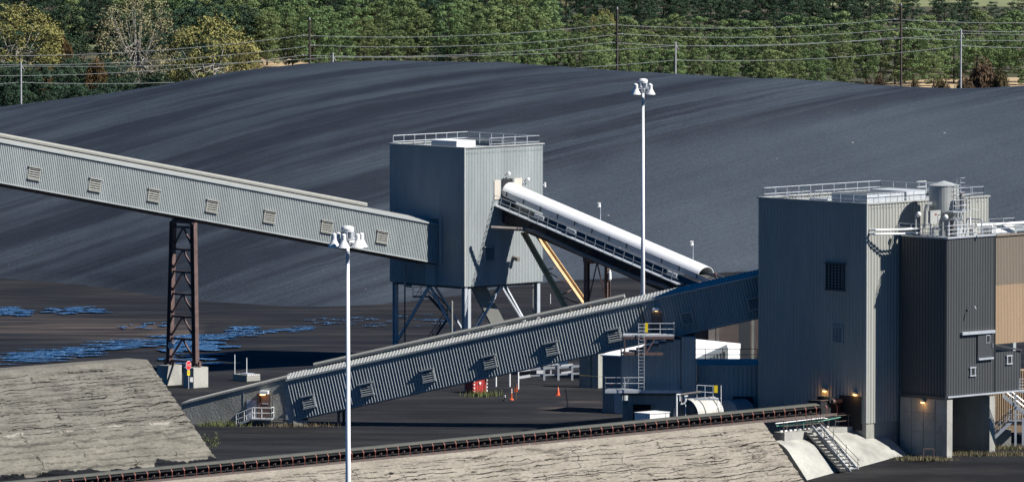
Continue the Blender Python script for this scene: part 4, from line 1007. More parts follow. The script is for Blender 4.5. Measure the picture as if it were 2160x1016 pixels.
def annexes():
    X = V((1, 0, 0)); Y = V((0, 1, 0)); n = -Y
    # lean-to with a white roof, left of the tower house
    a = P(1271, 869, 737); a.z = 0; b = P(1318, 869, 737); zt = Zat(a, 750); w = b.x - a.x
    r = thing('lean_to', 'small ribbed shed with a bright white roof, left behind the dark tower house', 'shed', a)
    dv = V((.86, -.51, 0)); nv = V((-.51, -.86, 0)); w2 = w / .86
    m = MB(); m.corr(a, dv * w2, Z * zt, nv, .3, .05); m.cbox(a - nv * .06, dv * w2, -nv * 4, Z * zt); m.build('wall', 'clad', r)
    m = MB(); m.prism([a + Z * zt + nv * .2 - dv * .1, a + Z * zt + dv * w2 + nv * .2, a + Z * (zt + 1.0) + dv * w2 - nv * 4.2, a + Z * (zt + 1.0) + dv * 1.5 - nv * 4.2], Z * .12); m.build('roof', 'coverwhite', r)
    m = MB(); m.cbox(a + dv * 1.3 + nv * .06, dv * .9, nv * .05, Z * 2.2); m.build('door', 'galv', r)
    # bright white building behind
    c = P(1455, 715, 775); zt = c.z; e = P(1562, 724, 775); z2 = e.z
    r = thing('white_building', 'bright white building seen under the gallery between the dark tower house and the brown columns', 'building', V((c.x, 775, 0)))
    m = MB(); q = V((e.x, 775, 0)); q1 = q - V((.80, .60, 0)) * 7.5
    zq = Zat(q, 724); zq1 = Zat(q1, proj(V((q1.x, q1.y, 5)))[0] * 9 / 97 + 715 - 1465 * 9 / 97)
    m.prism([q1, q, q + Z * zq, q1 + Z * zq1], V((-.6, .8, 0)) * 6); m.build('wall', 'coverwhite', r)
    # blue-grey ribbed lean-to in front
    a = P(1466, 770, 742); a.z = 0; b = P(1536, 770, 742); w = b.x - a.x; zt = Zat(a, 760); z2 = Zat(V((b.x, 742, 0)), 735)
    r = thing('ribbed_shed', 'shaded ribbed shed with a sloping roof in front of the white building', 'shed', a)
    m = MB(); m.prism([a + Y * .05, V((b.x, 742.05, 0)), V((b.x, 742.05, z2)), a + Y * .05 + Z * (zt - .3)], Y * 5); k = 10
    for i in range(k): m.cbox(a + X * w * i / k, X * w / k * .5, n * .05, Z * (zt - .3 + (z2 - zt + .3) * i / k)); 
    m.build('wall', 'clad', r)
    # annex attached to the tall building
    a = P(1472, 771, 716.6); a.z = 0; zt = Zat(a, 771); e = P(1602, 775, 716.6); w = e.x - a.x + 1.8
    r = thing('annex', 'low dark ribbed annex against the left side of the tall building', 'building', a)
    m = MB(); m.corr(a, X * w, Z * zt, n, .4, .06); m.cbox(a + Y * .03, X * w, Y * 9, Z * (zt - .1)); m.build('wall', 'clad', r)
    m = MB(); m.bar(a + Z * zt - Y * .05, a + X * w + Z * zt - Y * .05, .2, .14); m.build('roof_edge', 'clad', r)
    m = MB(); q = P(1520, 760, 720); railing(m, [V((q.x - 4.5, 722, zt)), V((q.x + 3.4, 722, zt))], 1.1, 1.6, .03); m.build('roof_railing', 'brownsteel', r)
    m = MB(); q = P(1567, 862, 716.4); m.obox(V((q.x, 716.5, 2.5)), X * .9, Y * .05, Z * .75); m.build('opening', 'dark', r)
    m = MB(); q = P(1596, 852, 715.8); m.path([q + X * 1.0, q, q - Z * .6], .07, 6); m.build('vent_pipe', 'bluesteel', r)
    # brown building with columns further back
    a = P(1466, 700, 800); a.z = 0; zt = 5.6; e = P(1620, 700, 800); w = e.x - a.x
    r = thing('brown_building', 'dark brown wall with columns seen under the high end of the gallery', 'building', a)
    m = MB(); m.cbox(a, X * w, Y * 8, Z * zt); m.build('wall', 'brownsteel', r)
    m = MB()
    for px, ww, dd in ((1502, .7, 1), (1514, .3, 1)): q = P(px, 700, 799); m.cbox(V((q.x - ww / 2, 799.4, 0)), X * ww, Y * .5, Z * (zt - .2))
    m.build('pale_column', 'pipe', r)
    m = MB(); q = P(1574, 700, 790); m.cbox(V((q.x - .7, 790, 0)), X * 1.1, Y * 1.1, Z * 6.5); m.build('dark_column', 'trim_dark', r)
    m = MB(); m.cbox(V((q.x + .6, 792, 0)), X * .25, Y * .25, Z * 6.5); m.build('pale_post', 'conc', r)
annexes()
def tank_area():
    c = P(1447, 870, 706.6); c.z = 2.35; rad = 1.55
    r = thing('storage_tank', 'horizontal white cylindrical tank with dark ends behind the belt conveyor', 'tank', V((c.x, c.y, 0)))
    m = MB(); m.lathe(c, [(rad, 0), (rad, 3.3)], 36, axis=R, x=Z); m.build('shell', 'tankgrey', r, smooth=False)
    m = MB(); m.lathe(c, [(.2, -.3), (rad * .6, -.22), (rad * .95, -.02), (rad * .95, 0)], 30, axis=R, x=Z); m.build('end_cap', 'trim_dark', r)
    m = MB()
    for k in (.9, 2.6): m.lathe(c + R * k, [(rad + .03, 0), (rad + .03, .1)], 36, axis=R, x=Z)
    m.build('strap', 'trim_dark', r)
    m = MB()
    for k in (.6, 2.5): m.cbox(c + R * k - Z * 2.35 + A * 0 - B * 1.2, R * .35, B * 2.4, Z * 1.2)
    m.build('saddle', 'conc', r)
    c2 = P(1533, 872, 713.5); c2.z = 1.7
    r2 = thing('storage_tank', 'dark shaded tank end to the right of the white tank', 'tank', V((c2.x, c2.y, 0)))
    m = MB(); m.lathe(c2, [(.3, -.3), (1.2, -.2), (1.5, 0), (1.5, 2.2)], 30, axis=R, x=Z); m.build('shell', 'clad', r2)
    p = lambda px, py, y=704.5: P(px, py, y)
    pr = thing('pipe_rack', 'white bent pipes rising beside the white tank', 'pipework', p(1428, 880))
    m = MB(); m.path([p(1427, 900), p(1427, 832), p(1436, 832)], .09, 8); m.path([p(1434, 832), p(1434, 845)], .08, 6); m.build('white_pipe', 'white', pr)
    m = MB(); m.path([p(1437, 832), p(1478, 826)], .11, 8); m.path([p(1437, 832), p(1437, 850)], .07, 6); m.build('grey_pipe', 'pipe', pr)
    m = MB(); m.path([p(1436, 852), p(1442, 851), p(1446, 845), p(1446, 836), p(1450, 836)], .09, 7); m.tube(p(1444, 836), p(1451, 835), .13, n=8); m.path([p(1446, 852), p(1446, 880)], .04, 5); m.build('valve', 'white', pr)
    wk = thing('tank_walkway', 'railed access walkway with a ladder and yellow gate above the white tank', 'platform', p(1500, 860))
    m = MB(); m.obox(p(1490, 841), V((1.1, 0, 0)), V((0, .5, 0)), Z * .05); m.build('deck', 'galv', wk)
    m = MB(); railing(m, [p(1470, 840) , p(1504, 842)], 1.2, .9, .035); m.build('railing', 'galv', wk)
    m = MB(); bl = p(1517, 880); ladder(m, bl, p(1517, 838).z - bl.z, V((1, 0, 0)), .36); m.path([p(1513, 840), p(1504, 836), p(1504, 812)], .035, 5); m.path([p(1520, 840), p(1521, 836), p(1521, 812)], .035, 5); m.build('ladder', 'white', wk)
    m = MB(); m.obox(p(1510, 820), V((.16, 0, 0)), V((0, .04, 0)), Z * .32); m.build('yellow_gate', 'signyellow', wk)
    q = p(1371, 895, 707.5); q.z = 0; zt = Zat(q, 873); m = MB(); m.cbox(q + Z * .2, L * 1.9, R * 2.5, Z * (zt - .2))
    t = thing('electrical_box', 'pale flat topped box standing behind the belt in front of the dark tower house', 'cabinet', q)
    m.build('housing', 'white', t); m = MB(); m.cbox(q + Z * zt + A * .06 + B * .06, L * 2.0, R * 2.6, Z * .07); m.build('lid', 'white', t)
    m = MB(); m.bar(q + R * 2.0 + B * .01 + Z * .3, q + R * 2.0 + B * .01 + Z * zt, .04, .03); m.build('door_seam', 'trim_dark', t)
tank_area()

# ================================================================== TRANSFER TOWER
TW = P(980, 600, 785); TW.z = 0
tz1 = Zat(TW, 312); tz0 = Zat(TW, 605)
tL = tpx(TW + Z * 15, L, 822); tR = tpx(TW + Z * 15, R, 1145)
LGP = TW + L * tpx(TW + Z * 10, L, 927)        # plan point of the left gallery's front face
def tower():
    root = thing('transfer_tower', 'boxy grey ribbed transfer tower raised on steel legs in front of the coal pile', 'tower', TW)
    clad_box(root, TW, tL, tR, tz0, tz1, 'clad', .21, .045, parapet=.5)
    t = TW + Z * (tz1 - .45); i = .25
    k1, k2, k3, k4 = t + (L + R) * i, t + L * (tL - i) + R * i, t + L * (tL - i) + R * (tR - i), t + L * i + R * (tR - i)
    r = MB(); railing(r, [k2, k3, k4], 1.25, 1.6, .035); railing(r, [k4, k1 + R * 3.5], 1.25, 1.6, .035); r.build('roof_railing', 'galv', root)
    m = MB(); s = TW + Z * (tz1 - .5) + L * 2.0 + R * .9; m.cbox(s + L * 0, L * 3.6, R * 2.6, Z * 1.05); m.build('roof_unit', 'white', root)
    m = MB(); m.cbox(s + A * .03 + Z * .12, L * 3.5, A * .02, Z * .8); m.build('unit_grille', 'bluesteel', root)
    # entry opening of the left gallery: collar
    c = MB(); p1, p2 = onL(TW, 931, 456), onL(TW, 931, 556)
    c.bar(p1 + A * .15, p2 + A * .15, .16, .3); c.bar(onL(TW, 931, 458) + A * .15, onL(TW, 860, 470) + A * .15, .3, .14); c.build('collar', 'clad', root)
    ch = MB(); q = onL(TW, 921, 570); ch.cbox(V((q.x, q.y, tz0)) - L * .1 + A * .02, L * 1.3, A * .35, Z * (Zat(V((q.x, q.y, 0)), 556) - tz0)); ch.build('downspout_box', 'clad', root)
    # right face: opening surround, louver, lamps
    q = onR(TW, 1068, 402); o = MB(); o.obox(onR(TW, 1048, 400) + B * .06, R * .42, B * .03, Z * .95); o.build('opening_surround', 'tan_panel', root); o = MB(); o.obox(onR(TW, 1092, 386) + B * .06, R * .55, B * .03, Z * .5); o.build('opening_surround', 'tan_panel', root)
    o = MB(); o.obox(onR(TW, 1069, 398) + B * .08, R * .75, B * .02, Z * 1.0); o.build('opening', 'dark', root)
    louver(root, onR(TW, 1031, 535) + B * .05, R, Z, B, 1.5, 1.35, .15, 'clad', 7)
    m = MB(); q = onR(TW, 1082, 543); m.path([q + B * .05, q + B * .8 - Z * .15], .22, 10); m.build('pipe_stub', 'pipe', root)
    # legs
    lg = MB(); bm = []
    pts = [TW + L * .35 + R * .35, TW + L * (tL - .4) + R * .4, TW + L * (tL - .4) + R * (tR - .4), TW + L * .4 + R * (tR - .4)]
    for k, q in enumerate(pts):
        m = MB(); m.obox(q + Z * (tz0 + 1.6) / 2, L * .20, R * .035, Z * (tz0 - 1.6) / 2); m.obox(q + L * .2 + Z * (tz0 + 1.6) / 2, L * .03, R * .2, Z * (tz0 - 1.6) / 2); m.obox(q - L * .2 + Z * (tz0 + 1.6) / 2, L * .03, R * .2, Z * (tz0 - 1.6) / 2)
        m.build('leg', 'bluesteel', root)
        m = MB(); m.cbox(q - L * .9 - R * .9, L * 1.8, R * 1.8, Z * 1.6); m.build('pier', 'conc', root)
    b = MB(); t1 = tz0 - .15
    def brace(i, j):
        a, c = pts[i], pts[j]; mid = (a + c) / 2 + Z * t1
        for q in (a, c):
            e = MB(); e.bar(q + Z * 1.9, mid + (q - mid + Z * 0).normalized() * .2, .2, .2); e.build('brace', 'bluesteel', root)
    brace(0, 1); brace(0, 3); brace(1, 2); brace(2, 3)
    e = MB()
    for i, j in ((0, 1), (1, 2), (2, 3), (3, 0)): e.bar(pts[i] + Z * (tz0 - .12), pts[j] + Z * (tz0 - .12), .22, .24)
    e.build('base_frame', 'trim_dark', root)
    cc = MB(); q = TW + R * tR * .42 + L * 3.0; a = q + Z * tz0; b_ = q + R * 2.4 - L * 1.6 + Z * 2.6; cc.bar(a, b_, 1.3, 1.3); cc.build('chute', 'louv', root)
    pw = MB(); s = TW + R * 2.2 + L * 1.5; pw.cbox(s, R * 8.5, L * .4, Z * 2.9); pw.cbox(s + Z * 2.9 - R * .05 - L * .05, R * 8.6, L * .5, Z * .15)
    one(pw, 'low_wall', 'conc', 'low dark concrete wall with a pale top behind the tower legs', 'concrete wall', s)
    dp = MB(); x = onL(TW, 868, 556) + A * .9; y = onL(TW, 868, 600) + A * .9
    dp.path([x, y, y + V((.35, 0, -.12)), y + V((.7, 0, -.12))], .13, 8); one(dp, 'downpipe', 'louv', 'beige drain pipe bending outwards below the left gallery at the tower', 'pipe', x)
    vp = MB(); x = P(953, 634, 783); vp.tube(V((x.x, 783, 0)), x, .11, n=8); one(vp, 'vent_pipe', 'louv', 'beige upright pipe between the tower legs', 'pipe', V((x.x, 783, 0)))
    vp = MB(); x = P(854, 596, 790); vp.tube(V((x.x, 790, 0)), x, .07, n=8); vp.path([P(830, 598, 790), x], .04, 5); one(vp, 'thin_pipe', 'trim_dark', 'thin dark upright pipe next to the left tower leg', 'pipe', V((x.x, 790, 0)))
    vp = MB(); x = P(1124, 596, 786); vp.tube(V((x.x, 786, 0)), x, .06, n=6); one(vp, 'thin_pipe', 'louv', 'thin pale upright pipe next to the right tower leg', 'pipe', V((x.x, 786, 0)))
    # zigzag stair under the tower
    st = thing('tower_stair', 'dark zigzag stair between the tower legs', 'stair', V((P(900, 700, 791).x, 791, 0)))
    pt = lambda px, py: P(px, py, 791)
    def flight(a, b_, m, w_=.9, n=12):
        d = V((0, 1, 0)) * w_
        for k in (0, 1): m.bar(a + d * k, b_ + d * k, .06, .22)
        for i in range(n): q = a.lerp(b_, (i + .5) / n); m.obox(q + d * .5, d * .48, V((.13, 0, 0)), Z * .02)
        for k in (0, 1):
            for z in (.5, 1.0): m.tube(a + d * k + Z * z, b_ + d * k + Z * z, .025, n=4)
            for i in range(5): q = a.lerp(b_, i / 4) + d * k; m.tube(q, q + Z, .025, n=4)
    m = MB(); flight(pt(905, 626), pt(944, 668), m); m.build('upper_flight', 'trim_dark', st)
    m = MB(); b2 = pt(880, 742); b2.z = 0.1; flight(b2, pt(944, 672), m, n=16); m.build('lower_flight', 'trim_dark', st)
    m = MB(); q = pt(888, 626); m.obox(q + V((0, .45, 0)), V((.8, 0, 0)), V((0, .5, 0)), Z * .05); railing(m, [q + V((-.8, 0, 0)), q + V((.8, 0, 0))], 1.0, .8, .025); m.bar(q - V((.6, 0, 0)), q + Z * 1.5 + V((.3, 0, 0)), .05); m.build('landing', 'trim_dark', st)
tower()
def tower_lamps():
    for px, py, dy, lb in ((1069, 366, 8, 'small white lamp above the left end of the white conveyor cover'), (1110, 378, 6, 'small white lamp on the tower wall right of the conveyor opening')):
        p = onR(TW, px, py); r = thing('wall_lamp', lb, 'lamp', p)
        m = MB(); m.path([p + B * .02 - Z * .4 - R * .5, p + B * .2 - Z * .4 - R * .5, p + B * .25], .03, 5); m.build('arm', 'galv', r)
        m = MB(); m.lathe(p + B * .3 + Z * .0, [(.05, -.2), (.17, -.1), (.15, .12), (.03, .2)], 10); m.build('globe', 'white', r)
    p = TW + R * tR + Z * Zat(TW + R * tR, 390); r = thing('wall_lamp', 'small white lamp at the right edge of the tower', 'lamp', p)
    m = MB(); m.tube(p, p + R * .3, .03, n=5); m.lathe(p + R * .3, [(.05, -.28), (.13, -.2), (.1, .1), (.13, .2), (.04, .25)], 10); m.build('globe', 'white', r)
tower_lamps()

# ================================================================== LEFT GALLERY
def onLG(px, py): return hit(px, py, LGP, B)
def left_gallery():
    b0 = onLG(925, 555); a = onLG(0, 384.5); a = b0 + (a - b0) * 1.25
    root = thing('conveyor_gallery', 'long pale grey ribbed conveyor gallery descending from the left edge into the transfer tower', 'conveyor gallery', onLG(385, 455))
    u, v = gallery(root, a, b0, B, 3.82, 3.4, .23, .10, ((0, 0), (.3, 0), (.45, 1), (.8, 1)), ridge=(0, .872))
    for px, py in ((70, 366), (198, 390), (322, 412), (445, 435), (566, 457), (687, 478), (804, 500)):
        c = onLG(px, py); louver(root, c + B * .04, (u + A * -.0).normalized(), v, B, 1.5, 1.05, .16, 'louv', 5)
    return u, v
lu, lv = left_gallery()
def trestle():
    q = onLG(412, 462); top = q.z - .35
    r1 = V((q.x, q.y, 0)) - B * .25; r0 = r1 - B * 2.9       # right (near) and left (far) legs at the top
    root = thing('trestle', 'tall rusty brown steel trestle under the left gallery', 'trestle', V(((r0.x + r1.x) / 2, (r0.y + r1.y) / 2, 0)))
    zb1, zb0 = 2.1, 2.1
    b1 = r1 + B * .25; b0 = r0 - B * .6
    for (tp, bt) in ((r1, b1), (r0, b0)):
        m = MB(); a_, c_ = bt + Z * 2.0, tp + Z * top
        m.bar(a_, c_, .06, .5, up=B); 
        for k in (-1, 1): m.bar(a_ + B * .24 * k, c_ + B * .24 * k, .46, .05, up=B)
        m.build('leg', 'rust', root)
    n = 6; m = MB(); d = MB()
    for i in range(n + 1):
        f = i / n; z = 2.4 + (top - .5 - 2.4) * f; fr = (z - 2) / (top - 2)
        pa = b0.lerp(r0, fr) + Z * z; pb = b1.lerp(r1, fr) + Z * z; m = MB(); m.bar(pa, pb, .2, .2); m.build('cross_beam', 'rust', root)
        if i < n:
            z2 = 2.4 + (top - .5 - 2.4) * (i + 1) / n; fr2 = (z2 - 2) / (top - 2); mid = (b0.lerp(r0, fr2) + b1.lerp(r1, fr2)) / 2 + Z * z2
            d = MB(); d.bar(pa, mid, .15, .15); d.bar(pb, mid, .15, .15); d.build('diagonal_brace', 'rust', root)
    m = MB(); m.bar(r0 + Z * (top + .05), r1 + Z * (top + .05), .4, .35); m.build('cap_beam', 'rust', root)
    for k, bt in enumerate((b0, b1)):
        m = MB(); m.cbox(bt - L * .0 - A * .95 - B * .72, A * 1.9, B * 1.45, Z * 1.95); m.build('pier', 'conc_lt', root)
        for s in (-1, 1): m = MB(); m.obox(bt + B * .55 * s + Z * 2.2, A * .12, B * .1, Z * .32); m.build('anchor_plate', 'rust', root)
    m = MB(); q = P(362, 728, b0.y - .6); m.lathe(q, [(.05, 0), (.32, .06), (.36, .16)], 14, axis=V((-.6, -.8, 0))); m.tube(q, q + V((.5, .3, .5)), .03, n=5); m.build('floodlight', 'galv', root)
    # stop sign on the near pier
    c = P(397.5, 770, b1.y - 1.6); s = thing('stop_sign', 'red stop sign above a yellow plate on a white post at the trestle foot', 'sign', V((c.x, c.y, 0)))
    n_ = V((.9, -.44, 0)).normalized(); n_ = V((-.60, -.80, 0)); n_ = V((.83, -.56, 0)).normalized(); sx = Z.cross(n_).normalized(); rr = .46
    def octo(rad, off, name, mt, par):
        o = MB(); o.prism([c + sx * math.cos(R_(22.5 + 45 * i)) * rad + Z * math.sin(R_(22.5 + 45 * i)) * rad + n_ * off for i in range(8)], n_ * .012); return o.build(name, mt, par)
    pl = octo(rr, 0, 'plate', 'white', s); octo(rr * .92, .012, 'red_field', 'signred', pl)
    cu = bpy.data.curves.new('t', 'FONT'); cu.body = 'STOP'; cu.size = .36; cu.align_x = 'CENTER'; cu.align_y = 'CENTER'; cu.extrude = .004; cu.offset = .008
    to = bpy.data.objects.new('t', cu); sc.collection.objects.link(to); me = bpy.data.meshes.new_from_object(to); bpy.data.objects.remove(to)
    lt = MB(); lt.add([c + n_ * .032 + sx * p.co.x + Z * p.co.y for p in me.vertices], [tuple(p.vertices) for p in me.polygons]); lt.build('lettering', 'white', pl)
    y = MB(); yc = c - Z * .72; y.obox(yc + n_ * .01, sx * .22, n_ * .008, Z * .24); yp = y.build('yellow_plate', 'signyellow', s)
    y = MB()
    for k in (.12, .03, -.06): y.obox(yc + n_ * .022 + Z * k, sx * .15, n_ * .003, Z * .02)
    y.build('plate_marks', 'trim_dark', yp)
    pst = MB(); pst.bar(V((c.x, c.y, 0)) - n_ * .05 + sx * .1, c - n_ * .05 + sx * .1 + Z * .3, .1, .06); pst.build('post', 'white', s)
    w = MB(); wc = P(404, 800, b1.y - 1.35); w.obox(wc, V((.14, .02, 0)) * 1.0, V((0, .02, 0)), Z * .22); one(w, 'notice', 'white', 'small plain pale notice fixed on the near pier below the stop sign', 'sign', wc)
trestle()

# ================================================================== INCLINED CONVEYOR WITH WHITE COVER
def inclined():
    p0 = TW + R * tpx(TW + Z * 17, R, 1075)         # axis leaves the right face here
    z_top = lambda t: 0
    tip = hit(1492, 562, p0, A)                      # crest of the cover at its lower end
    t_end = (tip - p0).dot(B); a = p0 + Z * Zat(p0, 384); b = V((tip.x, tip.y, tip.z))
    d = b - a; u = d.normalized(); n = A                                   # visible side faces A
    v = u.cross(A); v = v if v.z > 0 else -v
    root = thing('inclined_conveyor', 'inclined conveyor with a half round white cover running down from the tower opening', 'conveyor', p0 + B * 12)
    W = 1.05; m = MB(); seg = 14; prof = []
    Wr = 1.15
    for i in range(seg + 1):
        t = R_(24) + (math.pi - R_(24)) * i / seg; prof.append(n * (math.cos(t) * Wr * 1.06 + .02) + v * (math.sin(t) * Wr - Wr))
    vs = [a + p for p in prof] + [b + p for p in prof]; k = seg + 1
    inn = [a + p * .95 - v * .05 for p in prof] + [b + p * .95 - v * .05 for p in prof]
    m.add(vs + inn, [(i, i + 1, k + i + 1, k + i) for i in range(seg)] + [(2 * k + i, 2 * k + i + 1, 3 * k + i + 1, 3 * k + i) for i in range(seg)] + [(i, i + 1, 2 * k + i + 1, 2 * k + i) for i in range(seg)] + [(k + i, k + i + 1, 3 * k + i + 1, 3 * k + i) for i in range(seg)])
    m.build('cover', 'coverwhite', root)
    e = a + u * (d.length + 8.5)
    a0, e0 = a - v * Wr * .60, e - v * Wr * .60                    # side bottom of the cover
    m = MB()
    for s in (1, -1): m.cbox(a0 + n * (1.12 * s), e0 - a0, n * (.03 * s), -v * .55)
    m.build('side_panel', 'bluesteel', root)
    m = MB(); j = 0
    while j * 2.45 < (e0 - a0).length - 1:
        m.obox(a0 + u * (1 + j * 2.45) + n * 1.2 - v * .2, u * .04, n * .03, v * .24); j += 1
    m.build('panel_joint', 'trim_dark', root)
    m = MB()
    for s in (1, -1): m.cbox(a0 + n * (1.0 * s) - v * 1.95, e0 - a0, n * .12, v * .5)
    m.cbox(a0 - n * 1.0 - v * 1.55, e0 - a0, n * 2.0, v * .08); m.build('stringer', 'trim_dark', root)
    ue = a0 + u * (d.length + 1.5); m = MB()
    for s in (1, -1): m.cbox(a0 + n * (.95 * s) - v * 3.15, ue - a0, n * .08, v * 1.4)
    j = 0
    while j * 2.4 < (ue - a0).length: m.cbox(a0 + u * j * 2.4 + n * 1.02 - v * 3.1, u * .12, n * .06, v * 1.3); j += 1
    m.build('truss_side', 'blacksteel', root)
    m = MB(); m.cbox(a0 - n * .6 - v * .35, e0 - a0, n * 1.2, v * .06); m.build('belt', 'rubber', root)
    m = MB(); j = 0
    while j * 1.2 < (e0 - a0).length: m.tube(a0 + u * j * 1.2 - n * .9 - v * .55, a0 + u * j * 1.2 + n * .9 - v * .55, .08, n=6); j += 1
    m.build('roller', 'trim_dark', root)
    m = MB(); wa, wb = a0 + n * 1.25 - v * 1.5, a0 + u * (d.length - 1.5) + n * 1.25 - v * 1.5
    m.cbox(wa, wb - wa, n * .9, v * .08); m.build('walkway', 'galv', root)
    m = MB()
    for z in (1.05, .55, .02): m.tube(wa + n * .9 + v * z, wb + n * .9 + v * z, .03 if z > .1 else .05, n=5)
    j = 0
    while j * 1.35 < (wb - wa).length: q = wa + u * j * 1.35 + n * .9; m.tube(q, q + v * 1.05, .035, n=5); j += 1
    m.build('walkway_railing', 'galv', root)
    for k_ in (.22, .38, .88): m = MB(); q = a0.lerp(e0, k_ * .78) + n * 1.5 - v * .95; m.obox(q, u * .65, n * .12, v * .2); m.build('junction_box', 'bluesteel', root)
    m = MB(); m.cbox(a0 + n * 1.3 - v * 1.6 - u * 1.1, u * 1.3, n * .9, v * .1); railing(m, [a0 + n * 2.15 - v * 1.5 - u * 1.1, a0 + n * 2.15 - v * 1.5 + u * .2], 1.2, .6, .03); m.build('door_landing', 'redbracket', root)
    # tail-end machinery
    q = e0 - u * 7.2 + n * 1.6 - v * 1.1; m = MB(); rr = random.Random(2)
    for i in range(7): m.tube(q + u * rr.uniform(-.6, .8) + v * rr.uniform(-.5, .3), q + u * rr.uniform(-.6, .8) + v * rr.uniform(.1, 1.0), .07, n=6)
    m.obox(q + v * .3 - u * .3, u * .3, n * .2, v * .3); m.build('drive_unit', 'rust', root)
    m = MB(); q = b - v * 1.0 + u * .9 - n * .3; m.path([q, q + u * 1.6 + v * .1, q + u * 3.2 + v * .3], .05, 5); m.path([q + v * .5, q + u * .8 - v * .1], .06, 5); m.lathe(q + v * .5, [(.05, -.1), (.2, 0), (.2, .12)], 10); m.build('tail_bracket', 'rust', root)
    # lamps on posts on the far side
    for f, lb in ((.435, 'small white lamp on a thin post halfway along the white conveyor cover'), (.90, 'small white lamp on a thin post near the lower end of the white conveyor cover')):
        q = a.lerp(b, f) - n * 1.1 - v * 1.0; lr = thing('post_lamp', lb, 'lamp', q); h = 2.2 if f < .8 else 2.3
        m = MB(); m.tube(q, q + Z * h, .035, n=6); m.build('post', 'galv', lr)
        m = MB(); m.lathe(q + Z * (h - .05) - RT * .12, [(.07, -.15), (.18, -.1), (.13, .15), (.2, .28), (.03, .32)], 10); m.build('head', 'white', lr)
    # brown pipe alongside
    pa = hit(1036, 481, TW, B) + B * .0; s1 = p0 + n * 2.1
    pf = lambda px, py: hit(px, py, s1, A)
    pp = [pf(1036, 480) , pf(1112, 484), pf(1128, 488), pf(1240, 541), pf(1340, 584), pf(1402, 603), pf(1414, 612)]
    pp[0] = hit(1036, 480, TW, B)
    pp[0] = V((pp[1].x, pp[1].y, pp[1].z)) - B * ((pp[1] - TW).dot(B) - .1) ; pp[0].z = pp[1].z
    pr = thing('brown_pipe', 'brown pipe bending out of the tower and running below the white covered conveyor', 'pipe', pp[1])
    m = MB(); pp[0] = hit(1036, 480, pp[1], V((0, 1, 0))); m.path(pp, .19, 10)
    for q in pp[1:-1]: m.lathe(q, [(.0, -.19), (.19, -.08), (.19, .08), (0, .19)], 10)
    m.build('pipe', 'pipe', pr)
    m = MB()
    for px, py in ((1067, 470), (1118, 487), (1150, 499), (1238, 541), (1326, 578), (1370, 594)): q = pf(px, py); m.bar(q - Z * .25, q + Z * .65, .1); m.bar(q + Z * .6, q + Z * .6 - n * 1.0, .08)
    m.build('hanger', 'rust', pr)
    # yellow inclined struts
    for k, (x0, y0, x1, y1, dn) in enumerate(((1106, 490, 1206, 668, 1.1), (1134, 492, 1240, 645, -1.1))):
        pl = p0 + n * dn; s_ = hit(x0, y0, pl, A); e_ = hit(x1, y1, pl, A); e_ = s_ + (e_ - s_) * 1.25
        if e_.z < .2: e_ = s_ + (e_ - s_) * ((s_.z - .2) / (s_.z - e_.z))
        if k == 0: ys = thing('yellow_strut', 'pair of long worn yellow inclined struts bracing the white covered conveyor', 'strut', V((e_.x, e_.y, 0))); ends = []
        m = MB(); m.bar(s_, e_, .58, .08, up=A); m.bar(s_ + A * .28, e_ + A * .28, .5, .08, up=B); m.build('strut', 'yellow', ys)
        m = MB(); m.bar(s_ - A * .1, e_ - A * .1, .2, .16); m.build('inner_beam', 'rust', ys); ends.append((s_, e_))
    m = MB()
    for f, g in ((.36, .36), (.60, .60), (.36, .6), (.6, .82)): m.bar(ends[0][0].lerp(ends[0][1], f), ends[1][0].lerp(ends[1][1], g), .1)
    m.build('cross_brace', 'rust', ys)
    # brown trestle
    tp = hit(1240, 545, p0 + n * 1.2, A); tq = hit(1284, 545, p0 - n * 1.2, A); cx = (tp - p0).dot(B)
    c1, c2 = p0 + B * cx + n * 1.35, p0 + B * (cx + .2) - n * 1.35
    ztp = hit(1240, 548, c1, V((0, 1, 0))).z
    tr = thing('trestle', 'short dark brown trestle under the white covered conveyor', 'trestle', V((c1.x, c1.y, 0)))
    for q in (c1, c2):
        m = MB(); m.bar(q, q + Z * ztp, .06, .4, up=A); m.bar(q + A * .2, q + A * .2 + Z * ztp, .4, .05, up=A); m.bar(q - A * .2, q - A * .2 + Z * ztp, .4, .05, up=A); m.build('leg', 'rust', tr)
    m = MB(); mid = (c1 + c2) / 2
    zs = [ztp - .3, ztp - 5.2, ztp - 10.2]
    for z in zs:
        if z > 0: m.bar(c1 + Z * z, c2 + Z * z, .18)
    for i in range(2):
        zt_ = zs[i]; zb_ = max(.3, zs[i + 1])
        for q in (c1, c2): m.bar(q + Z * (zb_ if i else zb_), mid + Z * zt_, .13) if i else m.bar(q + Z * (zb_ + .3), mid + Z * zt_, .13)
    m.build('brace', 'rust', tr)
    m = MB(); m.obox(c1.lerp(c2, .5) + Z * (ztp + .15), A * 1.7, B * .3, Z * .35); m.build('cap_beam', 'rust', tr)
    m = MB(); q = c2 + Z * (ztp - 1.3) + B * .3; m.lathe(q, [(.05, -.9), (.2, -.7), (.17, -.1), (.1, .2), (.16, .3), (.02, .5)], 8); m.build('float_valve', 'white', tr)
inclined()

